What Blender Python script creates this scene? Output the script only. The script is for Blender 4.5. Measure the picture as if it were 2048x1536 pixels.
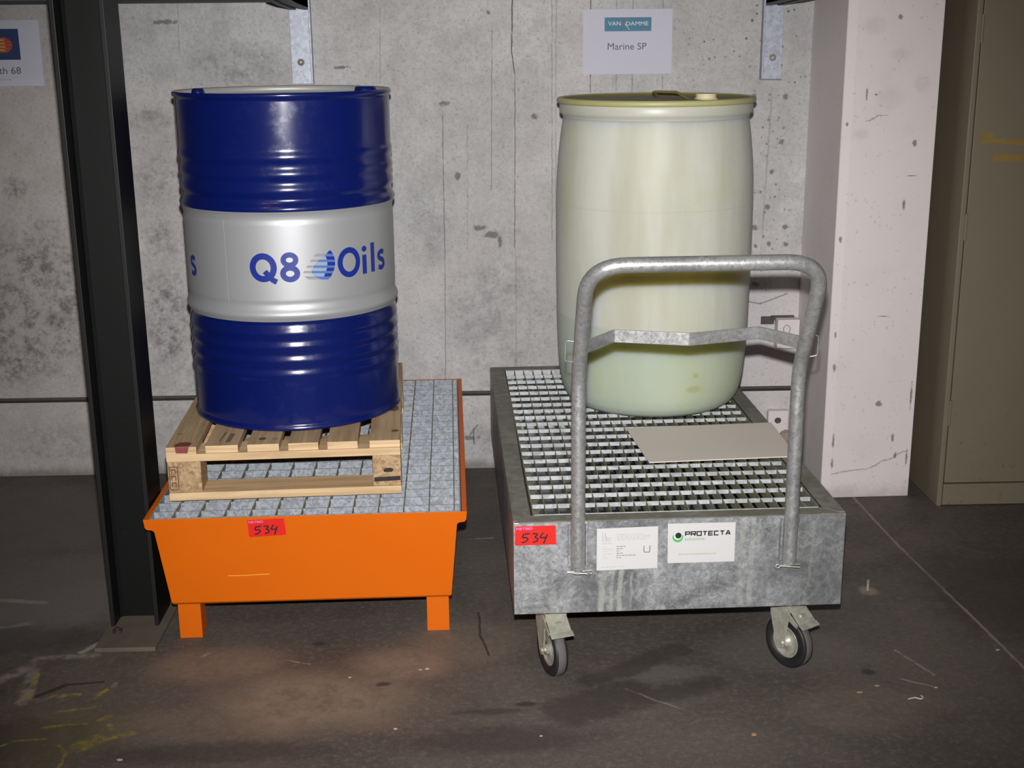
import bpy, bmesh, math, random
from mathutils import Vector, Matrix
R = math.radians
random.seed(7)
SC = bpy.context.scene
COL = SC.collection
for o in list(bpy.data.objects):
    bpy.data.objects.remove(o)

# ------------------------------------------------------------------ camera
CAM_H, PITCH, ROLL, YAW, FPX = 1.4998, 0.2662, -0.0097, 0.0243, 2540.17
fw = Vector((math.sin(YAW)*math.cos(PITCH), math.cos(YAW)*math.cos(PITCH), -math.sin(PITCH)))
rt = Vector((math.cos(YAW), -math.sin(YAW), 0))
up = rt.cross(fw)
r2 = rt*math.cos(ROLL) + up*math.sin(ROLL)
u2 = up*math.cos(ROLL) - rt*math.sin(ROLL)
cd = bpy.data.cameras.new('camera')
cam = bpy.data.objects.new('camera', cd)
COL.objects.link(cam)
M = Matrix((r2, u2, -fw)).transposed().to_4x4()
M.translation = Vector((0, 0, CAM_H))
cam.matrix_world = M
cd.sensor_width = 36
cd.lens = FPX/2048*36
cd.clip_start = 0.05
SC.camera = cam

# ------------------------------------------------------------------ world, lights, exposure
W = bpy.data.worlds.new('world')
SC.world = W
W.use_nodes = True
bg = W.node_tree.nodes['Background']
bg.inputs[0].default_value = (1.0, 0.76, 0.48, 1)
bg.inputs[1].default_value = 0.016

def light(name, kind, loc, energy, color, target=None, **kw):
    l = bpy.data.lights.new(name, kind)
    l.energy = energy
    l.color = color
    for k, v in kw.items():
        setattr(l, k, v)
    o = bpy.data.objects.new(name, l)
    COL.objects.link(o)
    o.location = loc
    if target is not None:
        o.rotation_euler = (Vector(target)-Vector(loc)).to_track_quat('-Z', 'Y').to_euler()
    return o

# the photographer's flash, on top of the camera
fl = Vector((0, 0, CAM_H)) + u2*0.106 + fw*0.02
light('camera_flash', 'SPOT', fl, 590, (1.0, 0.985, 0.975), fl + fw*3 + u2*-0.02,
      spot_size=R(68), spot_blend=1.0, shadow_soft_size=0.015)
# the hall's own lamps, high up behind the photographer
for lx, ly in ((-1.1, -1.6), (-2.1, -1.2)):
    light('hall_lamp', 'AREA', (lx, ly, 4.6), 8, (1.0, 0.62, 0.38), (lx*0.3, 3.4, 0.6), size=0.22)

vs = SC.view_settings
vs.view_transform = 'Standard'
vs.look = 'None'
vs.exposure = 0
vs.gamma = 1
vs.use_curve_mapping = False


# ------------------------------------------------------------------ node helper
class NT:
    def __init__(s, name):
        s.mat = bpy.data.materials.new(name)
        s.mat.use_nodes = True
        s.t = s.mat.node_tree
        s.b = s.t.nodes['Principled BSDF']
        s._pos = None

    def n(s, typ, ins=None, **at):
        nd = s.t.nodes.new(typ)
        for k, v in at.items():
            setattr(nd, k, v)
        for k, v in (ins or {}).items():
            s.set(nd.inputs[k], v)
        return nd

    def set(s, sock, v):
        if isinstance(v, bpy.types.NodeSocket):
            s.t.links.new(v, sock)
        elif isinstance(v, (tuple, list)) and sock.type == 'RGBA' and len(v) == 3:
            sock.default_value = (*v, 1)
        else:
            sock.default_value = v

    def m(s, op, *a, clamp=False):
        nd = s.n('ShaderNodeMath', operation=op, use_clamp=clamp)
        for i, v in enumerate(a):
            s.set(nd.inputs[i], v)
        return nd.outputs[0]

    def pos(s):
        if s._pos is None:
            s._pos = s.n('ShaderNodeTexCoord').outputs['Object']
        return s._pos

    def xyz(s, vec=None):
        nd = s.n('ShaderNodeSeparateXYZ', {0: vec or s.pos()})
        return nd.outputs

    def scaled(s, sx, sy, sz, off=(0, 0, 0)):
        return s.n('ShaderNodeMapping', {0: s.pos(), 'Scale': (sx, sy, sz), 'Location': off}).outputs[0]

    def noise(s, scale, detail=4, rough=.55, vec=None, dist=0.0):
        nd = s.n('ShaderNodeTexNoise', {'Vector': vec or s.pos(), 'Scale': scale, 'Detail': detail,
                                        'Roughness': rough, 'Distortion': dist})
        return nd.outputs[0]

    def voro(s, scale, vec=None, out='Distance', rnd=1.0):
        nd = s.n('ShaderNodeTexVoronoi', {'Vector': vec or s.pos(), 'Scale': scale, 'Randomness': rnd})
        return nd.outputs[out]

    def ss(s, x, a, b, lo=0.0, hi=1.0):
        nd = s.n('ShaderNodeMapRange', {0: x, 1: a, 2: b, 3: lo, 4: hi}, interpolation_type='SMOOTHSTEP')
        return nd.outputs[0]

    def mix(s, f, a, b, blend='MIX'):
        nd = s.n('ShaderNodeMix', data_type='RGBA', blend_type=blend)
        s.set(nd.inputs[0], f)
        s.set(nd.inputs[6], a)
        s.set(nd.inputs[7], b)
        return nd.outputs[2]

    def vmax(s, xs):
        r = xs[0]
        for x in xs[1:]:
            r = s.m('MAXIMUM', r, x)
        return r

    def blob(s, X, Y, cx, cy, rx, ry, warp=None, amt=.6):
        """soft ellipse with a ragged edge, 1 inside"""
        a = s.m('DIVIDE', s.m('SUBTRACT', X, cx), rx)
        b = s.m('DIVIDE', s.m('SUBTRACT', Y, cy), ry)
        d = s.m('SQRT', s.m('ADD', s.m('MULTIPLY', a, a), s.m('MULTIPLY', b, b)))
        if warp is not None:
            d = s.m('ADD', d, s.m('MULTIPLY', s.m('SUBTRACT', warp, .5), amt*2))
        return s.ss(d, 1.15, .45)

    def vline(s, X, Z, x1, z1, x2, z2, w):
        k = (x2-x1)/(z2-z1)
        xx = s.m('SUBTRACT', X, s.m('MULTIPLY_ADD', Z, k, x1-z1*k))
        f = s.ss(s.m('ABSOLUTE', xx), w, w*.25)
        lo, hi = min(z1, z2), max(z1, z2)
        f = s.m('MULTIPLY', f, s.m('GREATER_THAN', Z, lo))
        return s.m('MULTIPLY', f, s.m('LESS_THAN', Z, hi))

    def seg(s, X, Y, a, b, w, soft=.5):
        dx, dy = b[0]-a[0], b[1]-a[1]
        l2 = dx*dx+dy*dy
        px = s.m('SUBTRACT', X, a[0])
        py = s.m('SUBTRACT', Y, a[1])
        t = s.m('MULTIPLY_ADD', px, dx/l2, s.m('MULTIPLY', py, dy/l2), clamp=True)
        ex = s.m('SUBTRACT', px, s.m('MULTIPLY', t, dx))
        ey = s.m('SUBTRACT', py, s.m('MULTIPLY', t, dy))
        d = s.m('SQRT', s.m('ADD', s.m('MULTIPLY', ex, ex), s.m('MULTIPLY', ey, ey)))
        return s.ss(d, w, w*soft)

    def out(s, color=None, rough=.6, metal=0.0, spec=.5, bump=None, bstr=.2, bdist=.002, **kw):
        b = s.b
        if color is not None:
            s.set(b.inputs['Base Color'], color)
        s.set(b.inputs['Roughness'], rough)
        s.set(b.inputs['Metallic'], metal)
        s.set(b.inputs['Specular IOR Level'], spec)
        for k, v in kw.items():
            s.set(b.inputs[k.replace('_', ' ')], v)
        if bump is not None:
            bn = s.n('ShaderNodeBump', {'Strength': bstr, 'Distance': bdist, 'Height': bump})
            s.t.links.new(bn.outputs[0], b.inputs['Normal'])
        return s.mat


def plain(name, c, rough=.6, metal=0.0, var=.08, scale=30, spec=.5, **kw):
    t = NT(name)
    nz = t.noise(scale, 4)
    lo = tuple(x*(1-var) for x in c)
    hi = tuple(min(1, x*(1+var)) for x in c)
    return t.out(t.mix(nz, lo, hi), rough, metal, spec, **kw)


# ------------------------------------------------------------------ materials
def mat_wall():
    t = NT('concrete_wall')
    X, Y, Z = t.xyz()
    big = t.noise(1.3, 5, .6)
    mid = t.noise(9, 7, .65)
    fine = t.noise(95, 5, .7)
    vert = t.noise(3, 6, .6, t.scaled(4.5, 1, .5))
    c = t.mix(t.ss(big, .3, .7), (.455, .45, .445), (.585, .58, .58))
    c = t.mix(t.ss(mid, .42, .72, 0, .5), c, (.34, .325, .33))
    c = t.mix(t.ss(vert, .5, .75, 0, .3), c, (.36, .35, .36))
    c = t.mix(t.ss(fine, .38, .72, 0, .42), c, (.27, .26, .27))
    # pinkish and whitish washes
    c = t.mix(t.ss(t.noise(2.1, 3, .5, t.scaled(1, 1, 1, (5, 2, 1))), .5, .75, 0, .35), c, (.62, .56, .55))
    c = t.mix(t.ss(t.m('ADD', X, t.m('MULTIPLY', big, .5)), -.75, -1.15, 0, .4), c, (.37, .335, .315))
    warp = t.noise(11, 6, .7)
    # grime fields
    fields = [(-1.557, .641, .30, .33, 1), (-1.645, .45, .26, .14, 1), (-1.565, 1.028, .05, .045, .9), (-1.094, 1.246, .085, .05, .7),
              (-1.094, 1.047, .10, .1, .6), (-1.094, .843, .07, .10, .7), (-1.091, .563, .10, .23, .95),
              (-.784, 1.421, .17, .09, .55), (.066, .581, .24, .33, .45), (-.17, .882, .11, .22, .35),
              (-1.1, .3, .2, .2, .4), (-.011, .106, .12, .08, .5), (-1.5, .12, .3, .09, .45)]
    grain = t.ss(t.m('ADD', t.m('MULTIPLY', t.noise(38, 6, .75), .6), t.m('MULTIPLY', warp, .4)), .43, .64)
    g = t.vmax([t.m('MULTIPLY', t.blob(X, Z, a, b, rx, rz, warp, .55), k) for a, b, rx, rz, k in fields])
    g = t.m('MULTIPLY', g, t.m('MULTIPLY_ADD', grain, .8, .12))
    c = t.mix(g, c, (.115, .105, .11))
    # whiter patch beside the pillar
    c = t.mix(t.m('MULTIPLY', t.blob(X, Z, 1.05, .45, .20, .36, warp, .4), .55), c, (.66, .62, .63))
    # small dark scuffs
    w3 = t.noise(60, 5, .7)
    sc = [(.001, .871, .026, .011), (.044, .845, .03, .013), (.069, .827, .010, .022), (-.071, 1.048, .012, .015), (-.115, 1.29, .02, .01),
          (.19, 1.245, .014, .012), (-.45, 1.41, .03, .006), (-1.02, 1.56, .05, .008), (.04, 1.58, .008, .008), (.951, .859, .011, .011), (1.055, .86, .010, .010),
          (.955, .795, .008, .008), (1.0, .80, .009, .009), (1.06, .80, .011, .011), (.93, 1.30, .010, .012), (1.035, 1.30, .011, .012),
          (1.03, 1.15, .011, .012), (1.0, 1.05, .011, .011), (.99, .93, .010, .010), (.96, .66, .014, .012), (-.04, .115, .03, .01)]
    s = t.vmax([t.blob(X, Z, a, b, rx, rz, w3, 1.3) for a, b, rx, rz in sc])
    c = t.mix(t.m('MULTIPLY', s, .7), c, (.09, .08, .085))
    # bug holes in the cast concrete
    v = t.voro(58, t.scaled(1, .02, 1))
    vr = t.voro(58, t.scaled(1, .02, 1), 'Color')
    rr = t.n('ShaderNodeSeparateColor', {0: vr}).outputs[0]
    hole = t.m('LESS_THAN', v, t.m('MULTIPLY', t.m('POWER', rr, 1.7), .31))
    hm = t.vmax([t.blob(X, Z, .857, 1.53, .20, .18, warp, .3), t.blob(X, Z, 1.03, 1.46, .10, .24, warp, .3),
                 t.m('MULTIPLY', t.blob(X, Z, .97, 1.0, .13, .5, warp, .3), .7), .22])
    hole = t.m('MULTIPLY', hole, t.m('MULTIPLY', hm, .8))
    c = t.mix(hole, c, (.085, .08, .085))
    c = t.mix(t.ss(t.noise(170, 3, .6), .60, .70, 0, .5), c, (.14, .13, .135))
    c = t.mix(t.m('MULTIPLY', t.ss(t.noise(48, 6, .75), .58, .70), t.ss(warp, .45, .65, .1, .55)), c, (.17, .16, .165))
    # streaks and hairline cracks left by the shuttering boards
    Xw = t.m('ADD', X, t.m('MULTIPLY', t.m('SUBTRACT', t.noise(22, 3), .5), .006))
    lines = [(.12, 1.64, .115, 1.46, .0035, .9), (.115, 1.46, .126, 1.379, .003, .9), (.126, 1.379, .12, .80, .003, .6), (.051, 1.525, .042, .999, .0024, .5),
             (-.119, 1.25, -.122, .76, .003, .55), (-.122, .76, -.13, .30, .0025, .5), (.249, 1.64, .249, .825, .002, .5), (.263, 1.64, .262, .9, .002, .4),
             (.376, 1.64, .378, 1.32, .003, .8), (.463, 1.64, .465, 1.327, .002, .45), (.517, 1.64, .517, 1.3, .0022, .5), (.615, 1.64, .62, 1.3, .002, .4),
             (-.315, 1.6, -.324, 1.352, .002, .35), (-.036, 1.218, -.043, .794, .002, .3), (-.974, 1.62, -.981, 1.44, .002, .4), (.124, .8, .121, .382, .0022, .35),
             (.99, 1.33, .975, .75, .004, .3), (-.033, .15, -.033, .09, .004, .8)]
    ln = t.vmax([t.m('MULTIPLY', t.vline(Xw, Z, a, b, c2, d, w), k) for a, b, c2, d, w, k in lines])
    ln = t.m('MULTIPLY', ln, t.ss(t.noise(17, 3), .25, .5))
    cr = t.vmax([t.seg(Xw, Z, (.908, .605), (.98, .59), .003), t.seg(Xw, Z, (.98, .59), (1.073, .625), .003),
                 t.seg(Xw, Z, (-.047, .125), (-.019, .162), .004), t.seg(X, Z, (.95, 1.357), (1.02, 1.355), .003)])
    c = t.mix(t.m('MAXIMUM', ln, t.m('MULTIPLY', cr, .6)), c, (.10, .09, .095))
    # damp, dirty foot of the wall
    foot = t.m('MULTIPLY', t.ss(t.m('ADD', Z, t.m('MULTIPLY', t.noise(14, 5, .7), .07)), .085, .035), .8)
    c = t.mix(foot, c, (.17, .155, .14))
    h = t.m('ADD', t.m('MULTIPLY', fine, .5), t.m('MULTIPLY', mid, .5))
    h = t.m('SUBTRACT', h, t.m('ADD', hole, ln))
    return t.out(c, .85, spec=.25, bump=h, bstr=.35, bdist=.003)


def mat_pillar():
    t = NT('painted_plaster')
    X, Y, Z = t.xyz()
    warp = t.noise(12, 6, .7)
    c = t.mix(t.noise(2, 5, .6), (.68, .62, .625), (.75, .70, .705))
    c = t.mix(t.ss(t.noise(6, 6, .65), .5, .8, 0, .3), c, (.55, .48, .42))
    # ochre stains, flaked spots
    st = t.vmax([t.blob(X, Z, 1.273, 1.31, .05, .04, warp, .6), t.blob(X, Z, 1.212, 1.526, .04, .03, warp, .6), t.blob(X, Z, 1.3, 1.44, .04, .025, warp, .7),
                 t.blob(X, Z, 1.19, 1.2, .03, .02, warp, .6), t.blob(X, Z, 1.37, 1.35, .03, .03, warp, .6)])
    c = t.mix(t.m('MULTIPLY', t.m('MULTIPLY', st, t.noise(30, 5, .7)), .42), c, (.44, .38, .28))
    w3 = t.noise(70, 5, .7)
    dk = t.vmax([t.blob(X, Z, a, b, rx, rz, w3, 1.2) for a, b, rx, rz in
                 [(1.303, .326, .013, .01), (1.146, .87, .006, .012), (1.15, .451, .006, .014), (1.148, .56, .005, .012), (1.358, .208, .006, .016),
                  (1.371, .146, .007, .012), (1.29, 1.55, .01, .008), (1.36, 1.17, .008, .012), (1.34, .98, .006, .02), (1.2, 1.32, .004, .02),
                  (1.145, 1.23, .004, .008), (1.36, 1.07, .02, .002), (1.23, 1.32, .006, .004), (1.16, .2, .005, .03), (1.16, .12, .005, .02), (1.41, .35, .004, .05), (1.41, .14, .004, .03), (1.3, .62, .02, .002)]])
    c = t.mix(t.m('MULTIPLY', dk, .75), c, (.12, .09, .06))
    Zw = t.m('ADD', Z, t.m('MULTIPLY', t.m('SUBTRACT', t.noise(30, 4), .5), .03))
    ck = t.vmax([t.seg(X, Zw, (1.16, .085), (1.29, .104), .003), t.seg(X, Zw, (1.29, .104), (1.41, .163), .003), t.seg(X, Zw, (1.2, 1.24), (1.27, 1.26), .002)])
    c = t.mix(t.m('MULTIPLY', ck, .55), c, (.2, .17, .15))
    sp = t.m('LESS_THAN', t.voro(60), t.m('MULTIPLY', t.m('POWER', t.noise(25, 2), 3), .9))
    c = t.mix(t.m('MULTIPLY', sp, .22), c, (.25, .2, .17))
    foot = t.m('MULTIPLY', t.ss(t.m('ADD', Z, t.m('MULTIPLY', t.noise(18, 5, .7), .10)), .11, .05), .55)
    c = t.mix(foot, c, (.38, .34, .31))
    return t.out(c, .7, spec=.3, bump=t.m('ADD', t.noise(60, 5), t.m('MULTIPLY', warp, .6)), bstr=.25, bdist=.002)


def mat_floor():
    t = NT('stained_concrete_floor')
    X, Y, Z = t.xyz()
    warp = t.noise(5, 7, .7)
    w2 = t.noise(16, 6, .7)
    big = t.noise(1.1, 6, .6, None, .6)
    c = t.mix(t.ss(big, .3, .7), (.066, .056, .048), (.115, .098, .083))
    c = t.mix(t.ss(t.noise(4, 8, .7, None, .8), .45, .75, 0, .5), c, (.055, .050, .048))
    c = t.mix(t.ss(t.noise(2.4, 6, .6, t.scaled(1, 1, 1, (3, 7, 0))), .5, .75, 0, .5), c, (.15, .118, .095))
    c = t.mix(t.ss(t.noise(60, 5, .75), .45, .75, 0, .5), c, (.20, .178, .155))
    c = t.mix(t.ss(t.noise(140, 3, .7), .5, .7, 0, .45), c, (.035, .032, .03))
    tan = t.vmax([t.m('MULTIPLY', t.blob(X, Y, a, b, rx, ry, warp, .6), k) for a, b, rx, ry, k in
                  [(-.394, 2.70, .30, .17, .75), (-.215, 2.865, .14, .11, .65), (-.676, 2.885, .19, .11, .5), (-.05, 3.0, .2, .15, .3), (-.7, 2.6, .2, .1, .3), (.85, 2.6, .25, .12, .25)]])
    tan = t.m('MULTIPLY', tan, t.ss(t.noise(20, 8, .8), .33, .62, .45, 1.1))
    c = t.mix(tan, c, (.25, .188, .135))
    grey = t.vmax([t.m('MULTIPLY', t.blob(X, Y, a, b, rx, ry, warp, .6), k) for a, b, rx, ry, k in [(-1.3, 3.35, .45, .4, .75), (-1.5, 3.9, .6, .5, .6), (.42, 2.8, .16, .05, .45), (0, 3.7, .1, .5, .25), (.75, 2.9, .25, .12, .3)]])
    c = t.mix(grey, c, (.155, .142, .135))
    # oily wet patch in front of the trolley
    wet = t.vmax([t.seg(X, Y, (.20, 2.63), (.32, 2.70), .115, .3), t.seg(X, Y, (.25, 2.76), (.48, 2.91), .06, .2), t.seg(X, Y, (.20, 2.60), (.54, 2.74), .07, .1)])
    wet = t.m('MULTIPLY', t.ss(t.m('ADD', wet, t.m('MULTIPLY', t.m('SUBTRACT', t.noise(9, 8, .75), .5), 3.2)), .25, .95), .7)
    c = t.mix(wet, c, (.052, .044, .039))
    dk = t.vmax([t.m('MULTIPLY', t.blob(X, Y, a, b, rx, ry, w2, .7), k) for a, b, rx, ry, k in
                 [(.027, 2.505, .25, .07, .6), (-.25, 2.77, .02, .012, .8), (.09, 2.66, .03, .012, .8), (-.43, 2.99, .02, .015, .8), (.0, 2.63, .09, .018, .6), (.93, 2.78, .02, .02, .9),
                  (-1.15, 2.55, .3, .12, .55), (-1.2, 3.05, .35, .09, .5), (-.6, 2.48, .3, .05, .5), (1.45, 3.2, .3, .4, .5), (-1.3, 2.75, .15, .1, .5)]])
    c = t.mix(dk, c, (.036, .031, .029))
    # seams, scratches
    Xw = t.m('ADD', X, t.m('MULTIPLY', t.m('SUBTRACT', t.noise(25, 4), .5), .012))
    Yw = t.m('ADD', Y, t.m('MULTIPLY', t.m('SUBTRACT', t.noise(25, 4, .5, t.scaled(1, 1, 1, (4, 4, 4))), .5), .012))
    J = [(1.235, 4.1), (1.244, 3.863), (1.256, 3.546), (1.289, 3.14), (1.315, 2.784), (1.35, 2.3)]
    jt = t.vmax([t.seg(Xw, Y, J[i], J[i+1], .0065, .3) for i in range(5)])
    c = t.mix(t.m('MULTIPLY', jt, t.ss(t.noise(9, 4), .3, .6, .25, .75)), c, (.30, .255, .21))
    scr = t.vmax([t.m('MULTIPLY', t.seg(Xw, Yw, a, b, w), k) for a, b, w, k in
                  [((-.519, 2.91), (-.44, 2.88), .003, .8), ((1.03, 2.889), (1.085, 2.756), .004, .5), ((-1.354, 3.296), (-1.222, 3.274), .014, .4), ((-1.0, 3.02), (-1.03, 2.97), .012, .6),
                   ((.33, 2.72), (.45, 2.62), .004, .3), ((1.0, 2.74), (1.06, 2.70), .004, .5), ((-1.35, 3.1), (-1.2, 3.15), .012, .3),
                   ((-.046, 3.678), (.024, 3.683), .006, .5), ((-.72, 2.93), (-.69, 2.96), .004, .5)]])
    c = t.mix(t.m('MULTIPLY', scr, t.ss(w2, .35, .55)), c, (.40, .35, .31))
    ck = t.vmax([t.seg(Xw, Y, (-.02, 3.154), (-.016, 3.03), .004), t.seg(Xw, Y, (-.016, 3.03), (.006, 2.908), .004), t.seg(Xw, Yw, (-1.073, 2.745), (-1.02, 2.80), .010), t.seg(Xw, Yw, (-1.02, 2.80), (-.933, 2.812), .006), t.seg(Xw, Yw, (-1.0, 2.60), (-.92, 2.61), .004)])
    c = t.mix(t.m('MULTIPLY', ck, .75), c, (.025, .022, .02))
    pale = t.vmax([t.seg(Xw, Yw, (-1.13, 2.93), (-1.09, 2.72), .022, .4), t.seg(Xw, Yw, (-1.2, 2.82), (-1.13, 2.90), .03, .2), t.seg(Xw, Yw, (-1.10, 2.72), (-1.0, 2.735), .018, .3), t.seg(Xw, Yw, (-1.13, 2.94), (-.99, 2.95), .02, .2), t.seg(Xw, Yw, (-.90, 2.80), (-.90, 2.72), .010, .3)])
    c = t.mix(t.m('MULTIPLY', pale, t.ss(w2, .38, .62, 0, .75)), c, (.30, .25, .215))
    # remains of yellow floor paint
    ye = [((-1.104, 2.853), (-1.088, 2.74), .010), ((-1.03, 2.745), (-.975, 2.75), .011), ((-1.002, 2.669), (-.906, 2.694), .008), ((-.929, 2.735), (-.913, 2.77), .010),
          ((-1.004, 2.602), (-.917, 2.614), .010), ((-.888, 2.63), (-.872, 2.647), .010), ((-1.078, 2.527), (-1.052, 2.547), .006), ((-1.052, 2.547), (-.988, 2.553), .006),
          ((-.948, 2.526), (-.922, 2.484), .006), ((-.922, 2.484), (-.919, 2.40), .006), ((-.899, 2.52), (-.87, 2.545), .03), ((-.85, 2.55), (-.80, 2.57), .012), ((-.86, 2.61), (-.85, 2.59), .008)]
    yl = t.vmax([t.seg(Xw, Yw, a, b, w, .4) for a, b, w in ye])
    c = t.mix(t.m('MULTIPLY', yl, t.ss(t.noise(40, 5, .75), .42, .60, .12, .85)), c, (.30, .24, .03))
    c = t.mix(t.m('MULTIPLY', t.blob(X, Y, -.95, 2.57, .17, .14, warp, .6), .35), c, (.13, .115, .05))
    c = t.mix(t.m('MULTIPLY', t.blob(X, Y, 1.068, 3.245, .03, .035, w2, .6), .6), c, (.34, .25, .2))
    h = t.m('ADD', t.m('MULTIPLY', t.noise(70, 5, .7), .6), warp)
    h = t.m('SUBTRACT', h, ck)
    ro = t.m('SUBTRACT', t.ss(warp, .3, .7, .55, .75), t.m('MULTIPLY', wet, .15))
    return t.out(c, ro, spec=.35, bump=h, bstr=.3, bdist=.004)


def mat_galv(name, c1, c2, metal=.55, rough=.48, scale=55, dirt=0.0, dirtcol=(.12, .12, .07), streak=0.0, bdist=.001, blotch=0.0, cell=.25, runs=False):
    t = NT(name)
    t._pos = t.n('ShaderNodeNewGeometry').outputs['Position']
    X, Y, Z = t.xyz()
    sp = t.n('ShaderNodeSeparateColor', {0: t.voro(scale, None, 'Color')}).outputs[0]
    nz = t.noise(scale*.7, 6, .75, None, 1.2)
    f = t.ss(t.m('ADD', t.m('MULTIPLY', sp, cell), t.m('MULTIPLY', nz, 1-cell)), .28, .70)
    c = t.mix(f, c1, c2)
    if blotch:
        c = t.mix(t.ss(t.noise(6, 7, .72, None, 1.2), .42, .68, 0, blotch), c, tuple(x*.45 for x in c1))
        c = t.mix(t.ss(t.noise(22, 6, .75, t.scaled(1, 1, 1, (9, 1, 3)), .8), .56, .72, 0, .55), c, tuple(min(1, x*1.3) for x in c2))
    if streak:
        st = t.noise(1, 5, .65, t.scaled(26, 26, 1.3))
        c = t.mix(t.m('MULTIPLY', t.ss(st, .58, .72, 0, streak), t.ss(t.noise(10, 4), .35, .55)), c, (.50, .53, .47))
    if runs:
        oc = t.n('ShaderNodeTexCoord').outputs['Object']
        U, V_, Wz = t.xyz(oc)
        Uw = t.m('ADD', U, t.m('MULTIPLY', t.m('SUBTRACT', t.noise(30, 4), .5), .012))
        rn = t.vmax([t.m('MULTIPLY', t.seg(Uw, Wz, (a, b), (a+.004, b2), w_, .4), k) for a, b, b2, w_, k in
                     [(.205, .19, .285, .010, .8), (.228, .195, .29, .006, .6), (.248, .19, .29, .008, .8), (.275, .20, .285, .004, .6), (.535, .20, .41, .009, .6), (.558, .20, .41, .008, .75), (.575, .33, .41, .004, .5),
                      (.70, .24, .40, .005, .6), (.602, .215, .245, .005, .6), (.09, .19, .24, .01, .4), (.515, .33, .37, .004, .5)]])
        c = t.mix(t.m('MULTIPLY', rn, t.ss(t.noise(18, 5, .7), .3, .6, .25, 1)), c, (.52, .54, .48))
        dkn = t.blob(U, Wz, .72, .30, .16, .16, t.noise(9, 6), .5)
        c = t.mix(t.m('MULTIPLY', dkn, .45), c, (.16, .165, .16))
    if dirt:
        c = t.mix(t.ss(t.noise(7, 6, .7), .3, .7, dirt*.35, dirt), c, dirtcol)
    ro = t.ss(nz, .2, .8, rough-.1, rough+.14)
    return t.out(c, ro, metal, .5, bump=t.m('ADD', nz, t.noise(12, 3)), bstr=.25, bdist=bdist)


def mat_wood(name, along, tint=1.0):
    t = NT(name)
    sc = [55, 55, 55]
    sc[along] = 2.2
    rnd = t.n('ShaderNodeObjectInfo').outputs['Random']
    v = t.n('ShaderNodeMapping', {0: t.pos(), 'Scale': tuple(sc), 'Location': (0, 0, 0)}).outputs[0]
    off = t.n('ShaderNodeVectorMath', {0: v, 1: t.n('ShaderNodeCombineXYZ', {0: t.m('MULTIPLY', rnd, 40), 1: t.m('MULTIPLY', rnd, 17), 2: 0.0}).outputs[0]}, operation='ADD').outputs[0]
    g = t.noise(1, 5, .6, off, .8)
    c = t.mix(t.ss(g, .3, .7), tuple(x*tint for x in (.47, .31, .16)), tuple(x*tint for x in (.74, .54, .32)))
    c = t.mix(t.ss(t.noise(6, 5, .6), .5, .8, 0, .35), c, (.30, .20, .11))
    c = t.mix(t.m('MULTIPLY', rnd, .22), c, (.52, .39, .24))
    kn = t.m('LESS_THAN', t.voro(9), .09)
    c = t.mix(t.m('MULTIPLY', kn, .5), c, (.22, .12, .055))
    return t.out(c, .65, spec=.3, bump=g, bstr=.25, bdist=.0015)


def mat_block():
    t = NT('pressed_chip_block')
    v = t.n('ShaderNodeSeparateColor', {0: t.voro(130, None, 'Color')}).outputs[0]
    c = t.mix(t.m('ADD', t.m('MULTIPLY', v, .6), t.m('MULTIPLY', t.noise(40, 5), .4)), (.20, .12, .06), (.56, .39, .22))
    return t.out(c, .8, spec=.25, bump=v, bstr=.3, bdist=.0015)


def mat_paint(name, c, rough=.35, coat=0.0, var=.06, scuff=0.0, scuffc=(.1, .05, .02), metal=0.0, spec=.5, crough=.08, smudge=0.0):
    t = NT(name)
    nz = t.noise(5, 5)
    col = t.mix(nz, tuple(x*(1-var) for x in c), tuple(min(1, x*(1+var)) for x in c))
    if scuff:
        col = t.mix(t.ss(t.noise(16, 7, .75, None, .6), .62, .76, 0, scuff), col, scuffc)
    kw = {}
    if coat:
        cr = t.ss(t.noise(24, 5, .7), .45, .7, crough, crough+smudge) if smudge else crough
        kw = dict(Coat_Weight=coat, Coat_Roughness=cr)
    return t.out(col, rough, metal, spec, bump=t.noise(18, 3), bstr=.04, bdist=.001, **kw)


def mat_plastic():
    t = NT('milky_plastic')
    X, Y, Z = t.xyz()
    warp = t.noise(4, 5, .6)
    vert = t.noise(1.5, 5, .6, t.scaled(5, 5, .8))
    c = t.mix(t.ss(vert, .3, .7), (.50, .50, .41), (.60, .61, .55))
    # contents showing through the wall below the fill line
    lev = t.ss(t.m('ADD', Z, t.m('MULTIPLY', X, .10)), .262, .248)
    c = t.mix(t.m('MULTIPLY', lev, .7), c, (.42, .50, .405))
    c = t.mix(t.ss(t.noise(5, 5, .6), .5, .72, 0, .30), c, (.50, .51, .28))
    c = t.mix(t.m('MULTIPLY', t.ss(warp, .48, .7), t.ss(Z, .5, .1, 0, .45)), c, (.44, .50, .26))
    c = t.mix(t.m('MULTIPLY', t.m('MAXIMUM', t.blob(X, Z, .09, .094, .03, .014, warp, .5), t.blob(X, Z, .095, .135, .012, .010, warp, .5)), .55), c, (.36, .36, .16))
    seam = t.ss(t.m('ABSOLUTE', t.m('SUBTRACT', Z, .609)), .0025, .0008)
    c = t.mix(t.m('MULTIPLY', seam, .3), c, (.45, .43, .30))
    return t.out(c, .45, spec=.22, bump=t.noise(9, 4), bstr=.06, bdist=.002, Subsurface_Weight=1.0, Subsurface_Radius=(1.0, .85, .3), Subsurface_Scale=.11)


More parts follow.
